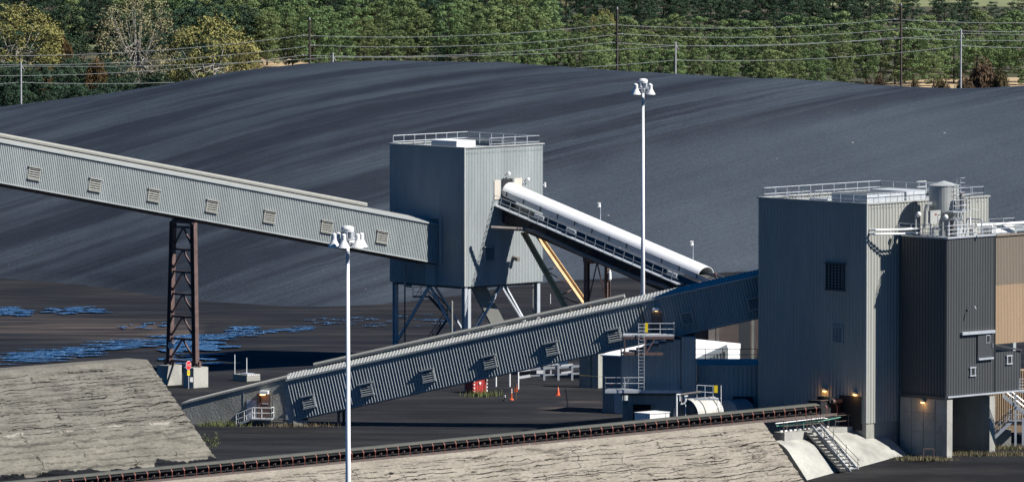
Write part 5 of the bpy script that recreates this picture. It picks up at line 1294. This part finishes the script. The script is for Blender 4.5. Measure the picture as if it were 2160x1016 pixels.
# ================================================================== MAST LIGHTS
def mast(px, py_top, Y, label, nl, rot, zb):
    top = P(px, py_top, Y); b = V((top.x, Y, zb)); ht = top.z
    r = thing('light_mast', label, 'light mast', b, 'white high mast lights in the yard')
    m = MB(); m.tube(b, V((b.x, Y, ht - .9)), .26, .11, n=14); m.build('pole', 'coverwhite', r, smooth=True)
    m = MB(); m.tube(V((b.x, Y, ht - 2.6)), V((b.x, Y, ht - 1.75)), .135, n=12); m.build('collar', 'bluesteel', r)
    c = V((b.x, Y, ht)); m = MB(); m.lathe(c, [(.42, -.42), (.46, -.2), (.38, -.06), (.2, 0), (.02, .01)], 20); m.tube(c - Z * 1.3, c - Z * .4, .2, n=10)
    m.build('head_cap', 'white', r, smooth=False)
    m = MB(); ring = []; rad = .78
    for i in range(24): t = 2 * math.pi * i / 24; ring.append(c + V((math.cos(t) * rad * .6, math.sin(t) * rad * .6, -.95)))
    m.path(ring + [ring[0]], .04, 5)
    for i in range(nl):
        t = rot + 2 * math.pi * i / nl; dv = V((math.cos(t), math.sin(t), 0)); m.tube(c - Z * .95, c - Z * .95 + dv * (rad + .2), .035, n=5); m.obox(c - Z * .62 + dv * .35, dv * .12, Z.cross(dv) * .1, Z * .22)
    m.build('ring_frame', 'galv', r)
    proto = None
    for i in range(nl):
        t = rot + 2 * math.pi * i / nl; dv = V((math.cos(t), math.sin(t), 0)); q = c + dv * (rad + .2) - Z * .78
        m = MB(); m.lathe(q, [(.44, -.72), (.45, -.69), (.26, -.36), (.17, -.18), (.17, .2), (.12, .27), (.02, .29)], 16); m.build('floodlight', 'white', r)
mast(733.5, 476, 555, 'nearest white light mast with a ring of bell lamps, crossing the foreground', 6, .25, -5)
mast(1356.5, 166, 764, 'white light mast with bell lamps standing behind the sloping gallery', 4, .35 + math.pi / 4 - .3, 0)

# ================================================================== SMALL YARD THINGS
def yard():
    q = P(998, 832, 757); q.z = 0
    s = thing('waste_container', 'red metal waste container with striped edges standing in the yard', 'container', q)
    h1 = Zat(q, 799)
    m = MB(); l_, r_ = 1.15, 1.85
    for k in (0, 1): m.corr(q + R * (r_ * 0), R * r_, Z * h1, B, .3, .05) if k == 0 else m.corr(q + L * l_, -L * l_, Z * h1, A, .3, .05)
    m.cbox(q + L * .02 + R * .02 + Z * .0, L * (l_ - .04), R * (r_ - .04), Z * (h1 - .01))
    m.prism([q + Z * h1, q + R * r_ + Z * h1, q + R * r_ + L * l_ * .5 + Z * (h1 + .22), q + L * l_ * .5 + Z * (h1 + .22)], L * .02); m.prism([q + Z * h1, q + L * l_ * .5 + Z * (h1 + .25), q + L * l_ + Z * h1], R * r_); m.build('body', 'redpaint', s)
    m = MB()
    for e in (q + B * .07 + R * .08, q + R * (r_ - .06) + B * .07, q + L * (l_ - .05) + A * .07):
        for i in range(5): m.obox(e + Z * (.2 + i * .33), R * .06, B * .02, Z * .08)
    m.build('reflective_strips', 'white', s)
    m = MB(); e = q + R * .85 + B * .09 + Z * (h1 - .45); m.prism([e + R * -.12 + Z * .14, e + R * .12 + Z * .14, e + R * .12 - Z * .0, e - Z * .16, e + R * -.12], B * .01); m.build('white_badge', 'white', s)
    m = MB(); m.bar(q + R * 1.45 + B * .3, q + R * 1.75 + B * .12 + Z * 1.6, .12, .05); one(m, 'plank', 'conc_lt', 'pale plank leaning on the red waste container', 'plank', q + R * 1.5)
    # traffic cones
    def cone(px, py, hpx, label, Y=None, stripe=True):
        g = G(px, py); h = hpx * g.y / F_PX; r = thing('traffic_cone', label, 'traffic cone', g)
        m = MB(); m.obox(g + Z * .03, RT * h * .27, V((0, 1, 0)) * h * .27, Z * .03); m.build('base', 'orange', r)
        m = MB(); m.lathe(g, [(h * .21, .06), (h * .05, h), (h * .02, h + .01)], 14); m.build('body', 'orange', r)
        m = MB(); m.lathe(g, [(h * .128, h * .53), (h * .085, h * .80)], 14); m.build('collar', 'white', r)
    cone(1177, 834, 19, 'orange traffic cone with a white collar standing alone in the yard')
    def flag():
        g = G(1089, 843); r = thing('marker_flag', 'orange pennant on a thin pale stake beside two small delineators', 'flag', g); h = 1.9 * .8
        m = MB(); m.tube(g, g + Z * h, .03, n=5); m.build('stake', 'weedtan', r)
        m = MB(); m.prism([g + Z * (h * .5) - RT * .2, g + Z * (h * .5) + RT * .2, g + Z * (h + .1)], V((0, .04, 0))); m.build('pennant', 'orange', r)
    flag()
    for px, py, hp, lb in ((1065, 845, 13, 'short striped delineator post, leftmost beside the flag'), (1079, 843, 24, 'taller striped delineator post next to the orange flag')):
        g = G(px, py); h = hp * g.y / F_PX; r = thing('delineator', lb, 'post', g)
        m = MB(); m.lathe(g, [(.22, 0), (.2, .1), (.07, .16), (.06, h)], 10); m.build('post', 'orange' if hp > 20 else 'dark', r)
        m = MB(); m.lathe(g, [(.07, h * .62), (.07, h * .78)], 10); m.lathe(g, [(.07, h * .85), (.07, h * .97)], 10); m.build('band', 'white', r)
    # concrete manhole box with two posts
    q = G(521, 804); r = thing('manhole_box', 'low concrete box with two thin white posts in the yard', 'concrete box', q)
    m = MB(); m.cbox(q, L * 2.0, R * 1.75, Z * .62); m.build('box', 'conc_lt', r)
    m = MB(); m.cbox(q + Z * .62 + L * .3 + R * .3, L * 1.0, R * .9, Z * .1); m.build('lid', 'galv', r)
    m = MB()
    for i in range(6): m.obox(q + R * (.2 + i * .27) + B * .01 + Z * .57, R * .06, B * .01, Z * .05)
    m.build('marks', 'white', r)
    for dx, hh in ((L * 1.85 + R * .1, 1.9), (L * .9 + R * .8, 1.6)): m = MB(); p_ = q + dx; m.tube(p_ + Z * .6, p_ + Z * (.6 + hh), .05, n=6); m.build('post', 'white', r)
    # barrier and beams under the gallery
    Y_ = 772; pt = lambda px, py, y=Y_: P(px, py, y); X = V((1, 0, 0))
    r = thing('pipe_barrier', 'steel posts with bright white rails seen below the gallery', 'barrier', V((pt(1150, 800).x, Y_, 0)))
    for px in (1148, 1178, 1207, 1237): q = pt(px, 800); m = MB(); m.bar(V((q.x, Y_, 0)), V((q.x, Y_, Zat(V((q.x, Y_, 0)), 768))), .42, .2); m.build('post', 'bluesteel', r)
    for a, b_ in (((1093, 781), (1120, 778)), ((1093, 796), (1119, 792)), ((1184, 772), (1208, 769)), ((1184, 787), (1207, 784)), ((1252, 766), (1264, 765)), ((1254, 781), (1264, 779))):
        m = MB(); m.bar(pt(*a, 774), pt(*b_, 774), .28, .24); m.build('white_rail', 'coverwhite', r)
    m = MB(); m.bar(pt(1118, 778), pt(1250, 770), .25, .2); m.bar(pt(1120, 792), pt(1240, 786), .2, .14); m.build('dark_rail', 'bluesteel', r)
    m = MB(); m.bar(pt(1124, 771, 776), pt(1197, 763, 776), .34, .3); m.obox(pt(1141, 784, 776), X * .42, V((0, .1, 0)), Z * .17); m.obox(pt(1162, 784, 776), X * .07, V((0, .1, 0)), Z * .2); m.build('white_beam', 'coverwhite', r)
    for px, y0, y1, yy, lb in ((1075, 785, 800, 765, 'first short white bollard under the gallery, next to the second'), (1046, 786, 801, 765, 'leftmost short white bollard right of the red container'), (1093, 778, 816, 762, 'tall white post under the gallery, right of the short bollards')):
        q = pt(px, y1, yy); q.z = 0; m = MB(); m.tube(q, V((q.x, yy, Zat(q, y0))), .09, n=8); one(m, 'bollard', 'white', lb, 'bollard', q)
    q = V((pt(1222, 815, 764).x, 764, 0)); m = MB(); dv = V((.86, -.51, 0)); m.cbox(q, dv * 1.25, V((.51, .86, 0)) * 1.0, Z * Zat(q, 735)); m.cbox(q + dv * 1.35, dv * .75, V((.51, .86, 0)) * .8, Z * Zat(q, 735)); one(m, 'concrete_column', 'conc', 'thick shaded concrete column under the gallery left of the white roofed shed', 'column', q)
    t = MB(); t.bar(pt(1222, 791, 762), pt(1271, 794, 738), .06, .02); one(t, 'barrier_tape', 'signyellow', 'yellow tape stretched from the concrete column to the shed', 'tape', pt(1222, 791, 762))
    q = G(1161, 640); m = MB(); m.tube(q, q + Z * 1.05, .05, n=6); one(m, 'marker_post', 'white', 'thin white marker post at the foot of the coal pile', 'post', q)
    # hoop barrier by the bronze building
    q = P(1948, 958, 702.6); m = MB(); z = q.z; m.path([V((q.x, q.y, -1.6)), V((q.x, q.y, z + .5)), V((q.x + .9, q.y, z + .5)), V((q.x + .9, q.y, -1.6))], .045, 6); one(m, 'hoop_barrier', 'rust', 'small rusty hoop barrier in front of the concrete wall', 'barrier', V((q.x, q.y, -1.2)))
yard()

# ================================================================== UTILITY LINES BEHIND THE PILE
def utility():
    DB, DG = 1185.0, 1140.0
    brown = [(-40, 72, 118, 137, 160), (653, 42, 75, 96, 117), (1302, 20, 52, 72, 90), (1901, 12, 41, 60, 79), (2500, 5, 30, 48, 66)]
    lab = ['tall brown utility pole beyond the left edge', 'tall brown utility pole above the left part of the coal pile', 'tall brown utility pole above the middle of the coal pile, near the white mast', 'tallest brown utility pole above the right part of the coal pile', 'tall brown utility pole beyond the right edge']
    pts = []
    for (px, yt, *ws), lb in zip(brown, lab):
        t = P(px, yt, DB); row = [P(px + (-14 if i != 1 else 10), y, DB) for i, y in enumerate(ws)]; pts.append(row)
        if px < 0 or px > 2160: continue
        r = thing('utility_pole', lb, 'utility pole', V((t.x, DB, 0)), 'brown poles of the overhead line')
        m = MB(); m.tube(V((t.x, DB, 0)), t, .2, .13, n=8); m.build('pole', 'wood', r)
        m = MB(); m.tube(t - Z * .1, t + Z * .35, .13, n=6); m.build('tip', 'greypole', r)
        for i, q in enumerate(row): m = MB(); c = V((t.x, DB, q.z)); m.tube(c, q, .05, n=5); m.lathe(q, [(.05, -.12), (.11, -.05), (.11, .08), (.03, .12)], 8); m.build('insulator', 'greypole', r)
    def wire(a, b, sag, rad, label):
        m = MB(); n = 18; q = [a.lerp(b, i / n) - Z * sag * 4 * (i / n) * (1 - i / n) for i in range(n + 1)]; m.path(q, rad, 4)
        return one(m, 'power_line', 'wire', label, 'power line', a, 'wires of the overhead line')
    names = ['upper', 'middle', 'lower']; spans = ['left of the first tall brown pole', 'between the first and second tall brown poles', 'between the second and third tall brown poles', 'right of the third tall brown pole']
    for i in range(4):
        for k in range(3):
            sg = .9
            wire(pts[i][k], pts[i + 1][k], sg, .033, f'{names[k]} wire of the overhead line {spans[i]}')
    grey = [(-600, 130, 178), (44, 131, 174), (702, 112, 150), (1425, 88, 127), (2027, 62, 97), (2600, 50, 80)]
    gl = ['', 'grey utility pole at the far left above the coal pile', 'grey pole tip just showing over the crest of the coal pile', 'grey utility pole right of the white mast behind the coal pile', 'grey utility pole near the right edge behind the coal pile', '']
    gp = []
    for (px, yt, yw), lb in zip(grey, gl):
        t = P(px, yt, DG); gp.append((t - Z * .6, P(px, yw, DG)))
        if not lb: continue
        r = thing('utility_pole', lb, 'utility pole', V((t.x, DG, 0)), 'grey poles of the lower line')
        m = MB(); m.tube(V((t.x, DG, 0)), t, .17, .12, n=8); m.build('pole', 'greypole', r)
        m = MB(); q = P(px - 6, yt + 14, DG); m.tube(t - Z * .3, t + V((.5, 0, -1.2)), .04, n=5); m.lathe(P(px, yw, DG) + V((.3, 0, 0)), [(.04, -.12), (.12, 0), (.04, .12)], 8); m.build('insulator', 'greypole', r)
    sp = ['left of the first grey pole', 'between the first and second grey poles', 'between the second and third grey poles', 'between the third and fourth grey poles', 'right of the fourth grey pole']
    for i in range(5):
        wire(gp[i][0], gp[i + 1][0], .5, .028, f'thin upper wire {sp[i]}'); wire(gp[i][1], gp[i + 1][1], .8, .034, f'lower wire {sp[i]}')
utility()

# ================================================================== TREES
TR = np.random.default_rng(11)
def leaf_mesh(name, clumps, per, size, m, flat=.6, seed=0):
    rg = np.random.default_rng(seed); cs = []; 
    for (c, r) in clumps:
        n = max(6, int(per * (r / .9) ** 2)); d = rg.normal(size=(n, 3)); d /= np.linalg.norm(d, axis=1)[:, None]
        rad = rg.uniform(.72, 1.06, n)[:, None] * r; p = d * rad * np.array([1, 1, flat]) + np.array(c); cs.append((p, d))
    P_ = np.concatenate([a for a, b in cs]); D = np.concatenate([b for a, b in cs]); N = len(P_)
    nn = D + rg.normal(size=(N, 3)) * .38 + np.array([0, 0, .25]); nn /= np.linalg.norm(nn, axis=1)[:, None]
    t = np.cross(nn, rg.normal(size=(N, 3))); t /= np.linalg.norm(t, axis=1)[:, None]; bt = np.cross(nn, t)
    s = rg.uniform(.6, 1.3, N)[:, None] * size; e = rg.uniform(.35, .8, N)[:, None]
    vv = np.stack([P_ - t * s, P_ + bt * s * e, P_ + t * s, P_ - bt * s * e], 1).reshape(-1, 3)
    me = bpy.data.meshes.new(name); me.vertices.add(4 * N); me.vertices.foreach_set('co', vv.ravel().astype(np.float32))
    me.loops.add(4 * N); me.loops.foreach_set('vertex_index', np.arange(4 * N, dtype=np.int32)); me.polygons.add(N)
    me.polygons.foreach_set('loop_start', np.arange(0, 4 * N, 4, dtype=np.int32)); me.polygons.foreach_set('loop_total', np.full(N, 4, dtype=np.int32))
    me.materials.append(MM[m]); me.update(calc_edges=True); return me
def pine_proto(seed, m, h=10.5, rad=2.6, bare=.14, top=.45, size=.14):
    rg = random.Random(seed); cl = []; tr = MB(); tr.tube(V((0, 0, 0)), V((.1, 0, h * .92)), .17, .04, n=6); nw = 12
    lean = rg.uniform(-.4, .4); lx = rg.uniform(-.3, .3)
    for i in range(nw):
        f = (i + rg.random() * .7) / nw; z = h * (bare + (1 - bare) * f * .96)
        rr = rad * (1 - max(0, (f - top) / (1 - top)) ** 2.0) ** .5 * (.62 + .38 * min(1, f * 3)) * rg.uniform(.82, 1.18) + .2
        k = max(3, int(2.2 + rr * 1.6)); a0 = rg.random() * 6.28
        for j in range(k):
            a = a0 + 6.283 * j / k + rg.uniform(-.4, .4); r2 = rr * rg.uniform(.5, 1.05); e = V((math.cos(a) * r2 + lean * f, math.sin(a) * r2 + lx * f, z + rg.uniform(-.4, .45)))
            cl.append((tuple(e), rg.uniform(.5, .95)))
            if rg.random() < .35 and rr > 1: tr.tube(V((0, 0, z - .5)), e, .045, .02, n=4)
            if rr > 1.3 and rg.random() < .3: cl.append(((e.x * .5, e.y * .5, e.z + .1), .6))
    for k in range(3): cl.append(((lean + rg.gauss(0, .5), rg.gauss(0, .5), h * .96 + rg.uniform(-.4, .1)), .55))
    return leaf_mesh('crown', cl, 140, size, m, .55, seed), tr
def broad_proto(seed, m, h=9.5, rad=4.2, per=26, size=.17, dens=1.0, bm='palebark', lo=.12):
    rg = random.Random(seed); cl = []; tr = MB()
    def limb(p, d, ln, r, lv):
        q = p + d * ln; tr.tube(p, q, r, r * .68, n=5)
        if lv == 0 or r < .02:
            if rg.random() < dens: cl.append((tuple(q), rg.uniform(.45, .85)))
            return
        if lv <= 2 and rg.random() < dens * .5: cl.append((tuple(p.lerp(q, .6)), rg.uniform(.4, .7)))
        for _ in range(rg.choice((2, 3, 3))):
            nd = (d + V((rg.gauss(0, .42), rg.gauss(0, .42), rg.gauss(.08, .22)))).normalized(); limb(q, nd, ln * rg.uniform(.66, .9), r * .62, lv - 1)
    for k in range(4):
        a = 6.28 * k / 4 + rg.random(); limb(V((0, 0, .2)), V((math.cos(a) * .45, math.sin(a) * .45, 1)).normalized(), h * .23, .16, 4)
    return leaf_mesh('crown', cl, per, size, m, .8, seed), tr
def round_proto(seed, m, h=12.5, rx=5.2, n=170, per=70, size=.15, bm='palebark', low=.10, lk=5):
    rg = random.Random(seed); cl = []; tr = MB(); pts = []
    while len(pts) < n:
        p = V((rg.uniform(-1, 1), rg.uniform(-1, 1), rg.uniform(-1, 1)))
        if .35 < p.length < 1:
            p = p.normalized() * p.length ** .5; z = h * (low + (1 - low) * (p.z * .5 + .5)); k = 1 + .22 * mn.noise(V((p.x * 1.4 + seed, p.y * 1.4, p.z * 1.8)))
            e = V((p.x * rx * k * (.72 + .28 * min(1, (z / h) * 1.8)), p.y * rx * k, z + .5 * (k - 1) * h * .3)); pts.append(e); cl.append((tuple(e), rg.uniform(.5, .95)))
    tr.tube(V((0, 0, 0)), V((0, 0, h * .22)), .28, .22, n=7); b0 = V((0, 0, h * .16))
    for e in pts[::lk]:
        mid = b0.lerp(e, .5) + V((0, 0, .08 * h)) * rg.uniform(.2, 1); a = b0 + V((0, 0, h * .45)) * rg.uniform(0, 1); tr.tube(a, mid, .075, .045, n=5); tr.tube(mid, e, .045, .02, n=4)
    return leaf_mesh('crown', cl, per, size, m, .85, seed), tr
def mk(name, proto, trunkm, label, cat, group):
    cm, tr = proto; r = thing(name, label, cat, V((0, 0, 0)), group)
    c = bpy.data.objects.new('crown', cm); sc.collection.objects.link(c); c.parent = r; tr.build('trunk', trunkm, r); return r
used = set()
def put(proto, x, y, s, sx=None, label=None, group=None):
    if proto not in used: used.add(proto); o = proto
    else: o = copy_tree(proto)
    o.location = (x, y, 0); o.rotation_euler = (0, 0, rnd.uniform(0, 6.28)); o.scale = ((sx or s), (sx or s), s)
    if label: o['label'] = label
    if group: o['group'] = group
    return o
def ground_at(px, D):          # x position on the flat land at distance D in picture column px
    return P(px, 100, D).x
LB = dict(front='bright green pine in the nearest planted rows behind the coal pile', dark='dark shaded pine in the thick row at the top of the picture', left='dark mixed conifer behind the left shoulder of the coal pile')
pf = [mk('pine_tree', pine_proto(20 + i, 'pine', 10.5 + i * .3, 3.05, .08), 'trunk', LB['front'], 'pine tree', 'bright pines in the planted rows') for i in range(4)]
pd = [mk('pine_tree', pine_proto(40 + i, 'pinedark', 12 + i * .4, 3.6, .06), 'trunk', LB['dark'], 'pine tree', 'dark pines of the back rows') for i in range(4)]
cnt = 0
# front planted rows, right two thirds
for r_, (D, p0, p1, sc_) in enumerate(((1335, 740, 2230, .72), (1378, 1020, 2230, .86), (1425, 1090, 2240, .92))):
    step = 4.0 * F_PX / D; px = p0 + rnd.uniform(0, step)
    while px < p1:
        s = sc_ * rnd.uniform(.86, 1.12)
        if r_ == 0 and px < 1120: s = .42 + .28 * smooth(760, 1120, px) + rnd.uniform(-.05, .05)
        gap = (r_ == 0 and 1810 < px)
        if r_ == 0 and 1150 < px < 1250 : s *= .55
        if not gap:
            put(rnd.choice(pf), ground_at(px, D) , D + rnd.uniform(-8, 8), s); cnt += 1
        px += step * rnd.uniform(.75, 1.3)
# middle green block between px 540 and 1120 (taller, mid green)
for D, p0, p1, s0 in ((1440, 560, 1130, .98), (1480, 480, 1130, 1.0), (1500, 150, 1150, 1.12)):
    step = 4.6 * F_PX / D; px = p0
    while px < p1:
        put(rnd.choice(pf + pd[:1]), ground_at(px, D), D + rnd.uniform(-9, 9), s0 * rnd.uniform(.85, 1.1)); cnt += 1; px += step * rnd.uniform(.75, 1.25)
# back rows, their shade painted in by darker needles
for r_, (D, s0, pa, pb) in enumerate(((1535, .84, 1100, 2250), (1560, .95, -60, 1120), (1610, 1.0, -80, 2250), (1665, 1.05, -60, 1860))):
    step = 5.6 * F_PX / D; px = pa + rnd.uniform(0, step)
    while px < pb:
        s = s0 * rnd.uniform(.82, 1.12)
        if px > 1880 and r_ > 0: s *= .55
        if px > 1880 and r_ == 0: s *= .9
        put(rnd.choice(pd), ground_at(px, D), D + rnd.uniform(-12, 12), s); cnt += 1; px += step * rnd.uniform(.8, 1.25)
# left shoulder
pl = [mk('conifer_tree', pine_proto(60 + i, 'pinedark', 8 + i * .5, 2.9, .0), 'trunk', LB['left'], 'conifer', 'mixed conifers behind the left shoulder') for i in range(2)]
for D, p0, p1, s0 in ((1205, -30, 260, 1.0), (1235, -30, 400, 1.15), (1270, -30, 470, 1.12), (1310, -30, 560, .92), (1400, -40, 560, 1.05), (1450, -40, 560, 1.25)):
    step = 4.4 * F_PX / D; px = p0
    while px < p1:
        s = s0 * rnd.uniform(.75, 1.15)
        if D < 1320 and px > 330: s *= 1 - .45 * smooth(330, 540, px)
        if D > 1390 and (140 < px < 215 or px > 470 and D < 1420): px += step; continue
        put(rnd.choice(pl), ground_at(px, D), D + rnd.uniform(-9, 9), s); cnt += 1; px += step * rnd.uniform(.8, 1.3)
# autumn trees
b1 = mk('poplar_tree', round_proto(3, 'yleaf', 12.5, 5, 190, 95, .14), 'palebark', 'yellow leaved tree behind the coal pile', 'tree', 'autumn coloured trees on the left')
b2 = mk('poplar_tree', round_proto(9, 'gleaf', 13, 5.4, 200, 52, .12, lk=3), 'palebark', 'half bare pale branched tree behind the coal pile', 'tree', 'autumn coloured trees on the left')
b3 = mk('oak_tree', broad_proto(14, 'oleaf', 8, 3, 30, .16, .9, 'bark'), 'trunk', 'small rusty orange tree', 'tree', 'autumn coloured trees on the left')
def tscale(o, px, ytop, D, wpx, label):
    x = ground_at(px, D); zt = P(px, ytop, D).z; cr = [c for c in o.children if c.name.startswith('crown')][0]
    hh = max(v.co.z for v in cr.data.vertices); ww = max(v.co.x for v in cr.data.vertices) - min(v.co.x for v in cr.data.vertices)
    s = zt / hh; sx = wpx * D / F_PX / ww
    q = put(o, x, D, s, sx, label); return q
tscale(b1, 450, 26, 1232, 200, 'yellow leaved tree just left of the tan stubble field')
tscale(b2, 290, -14, 1300, 205, 'large half bare pale branched tree, top left')
tscale(b1, 35, 2, 1330, 215, 'yellow leaved tree at the top left corner')
tscale(b1, 518, 84, 1228, 62, 'small yellow tree at the left edge of the stubble field')
tscale(b3, 128, 62, 1350, 60, 'small rusty orange tree between the yellow corner tree and the half bare tree')
tscale(b3, 92, 128, 1240, 55, 'low rust brown tree behind the leftmost grey pole')
tscale(b3, 200, 118, 1255, 60, 'low rust brown tree on the left shoulder of the coal pile')
tscale(b1, 1270, 18, 1470, 62, 'pale green rounded tree left of the middle brown utility pole')
tscale(b2, 1165, -10, 1650, 80, 'tall grey green tree in the dark back rows above the middle')
tscale(b2, 1985, -70, 1700, 85, 'bare limbed tree against the pasture at the top right')
tscale(b1, 1885, -30, 1640, 70, 'yellowish tree beside the tallest utility pole at the top')
br = mk('shrub', broad_proto(31, 'brush', 4, 2, 34, .15, 1.0, 'bark'), 'trunk', 'brown leafless shrub', 'shrub', 'brown shrubs at the right end of the coal pile')
for i, (px, yt, w_, D, lb) in enumerate(((2075, 118, 90, 1235, 'widest brown shrub right of the right grey utility pole'), (2035, 150, 60, 1215, 'brown shrub at the foot of the right grey utility pole'), (1985, 158, 60, 1215, 'brown shrub between the tallest brown pole and the right grey pole'), (1855, 150, 50, 1215, 'low brown shrub left of the tallest brown pole'), (1830, 160, 40, 1205, 'smallest brown shrub, leftmost of the row at the right'), (1930, 160, 40, 1215, 'low brown shrub right next to the tallest brown pole'), (2110, 140, 50, 1225, 'brown shrub nearest the right edge'))):
    tscale(br, px, yt, D, w_, lb)

# weeds
def weeds(name, pts, h, m, label, seed, n=60, kind='stuff'):
    rg = random.Random(seed); b = MB()
    for p in pts:
        for i in range(n):
            q = V((p.x + rg.gauss(0, p_w * 1.3), p.y + rg.gauss(0, .6), p.z - .02)); a = rg.uniform(0, 6.28); hh = h * rg.uniform(.4, 1.1); d = V((math.cos(a), math.sin(a), 0)) * .035; e = V((rg.gauss(0, .15), rg.gauss(0, .15), 1)) * hh
            b.add([q - d, q + d, q + e], [(0, 1, 2)])
    o = b.build(name, m); tag(o, label, None, None, kind); return o
p_w = .5
def gp_(px, py, z=0.0): return G(px, py, z)
weeds('weeds', [gp_(px, 897) for px in range(440, 520, 12)], .6, 'grassy', 'green weeds along the bunker wall', 1, 50)
weeds('dry_weeds', [gp_(px, 899) for px in list(range(575, 620, 12)) + list(range(640, 700, 15))], .45, 'weedtan', 'dry tan weeds at the foot of the gallery', 2, 50)
weeds('weeds', [gp_(px, 834) for px in range(1000, 1040, 9)], .65, 'grassy', 'green weeds round the red container', 3, 60)
def front_weeds():
    pts = []
    for px in range(1905, 2160, 11):
        py = 962 if px < 1945 else (968 if px < 2005 else (962 if px < 2090 else 950)); q = P(px, py, 703.0 if px < 2000 else 705.5); q.z = gz(q.x, q.y) + .05; pts.append(q)
    for px in range(2105, 2160, 10): q = P(px, 940, 711); q.z = gz(q.x, q.y) + .1; pts.append(q)
    weeds('dry_weeds', pts, .42, 'weedtan', 'dry weeds along the base of the bronze building', 4, 60); weeds('weeds', pts[::2], .4, 'grassy', 'green weeds among the dry ones at the bronze building', 5, 35)
front_weeds()
def bush(px, py, h, label):
    g = G(px, py); r = thing('bush', label, 'bush', g); rg = random.Random(8); cl = [((rg.gauss(0, h * .25), rg.gauss(0, h * .2), h * rg.uniform(.25, .9)), h * .2) for _ in range(14)]
    me = leaf_mesh('foliage', cl, 200, .06, 'grassy', .9, 4); o = bpy.data.objects.new('foliage', me); sc.collection.objects.link(o); o.parent = r
    t = MB(); t.tube(g, g + Z * h * .7, .03, n=5); t.build('stem', 'trunk', r)
bush(447, 950, 1.6, 'small green bush at the right end of the weathered concrete slope')
print('trees', cnt)
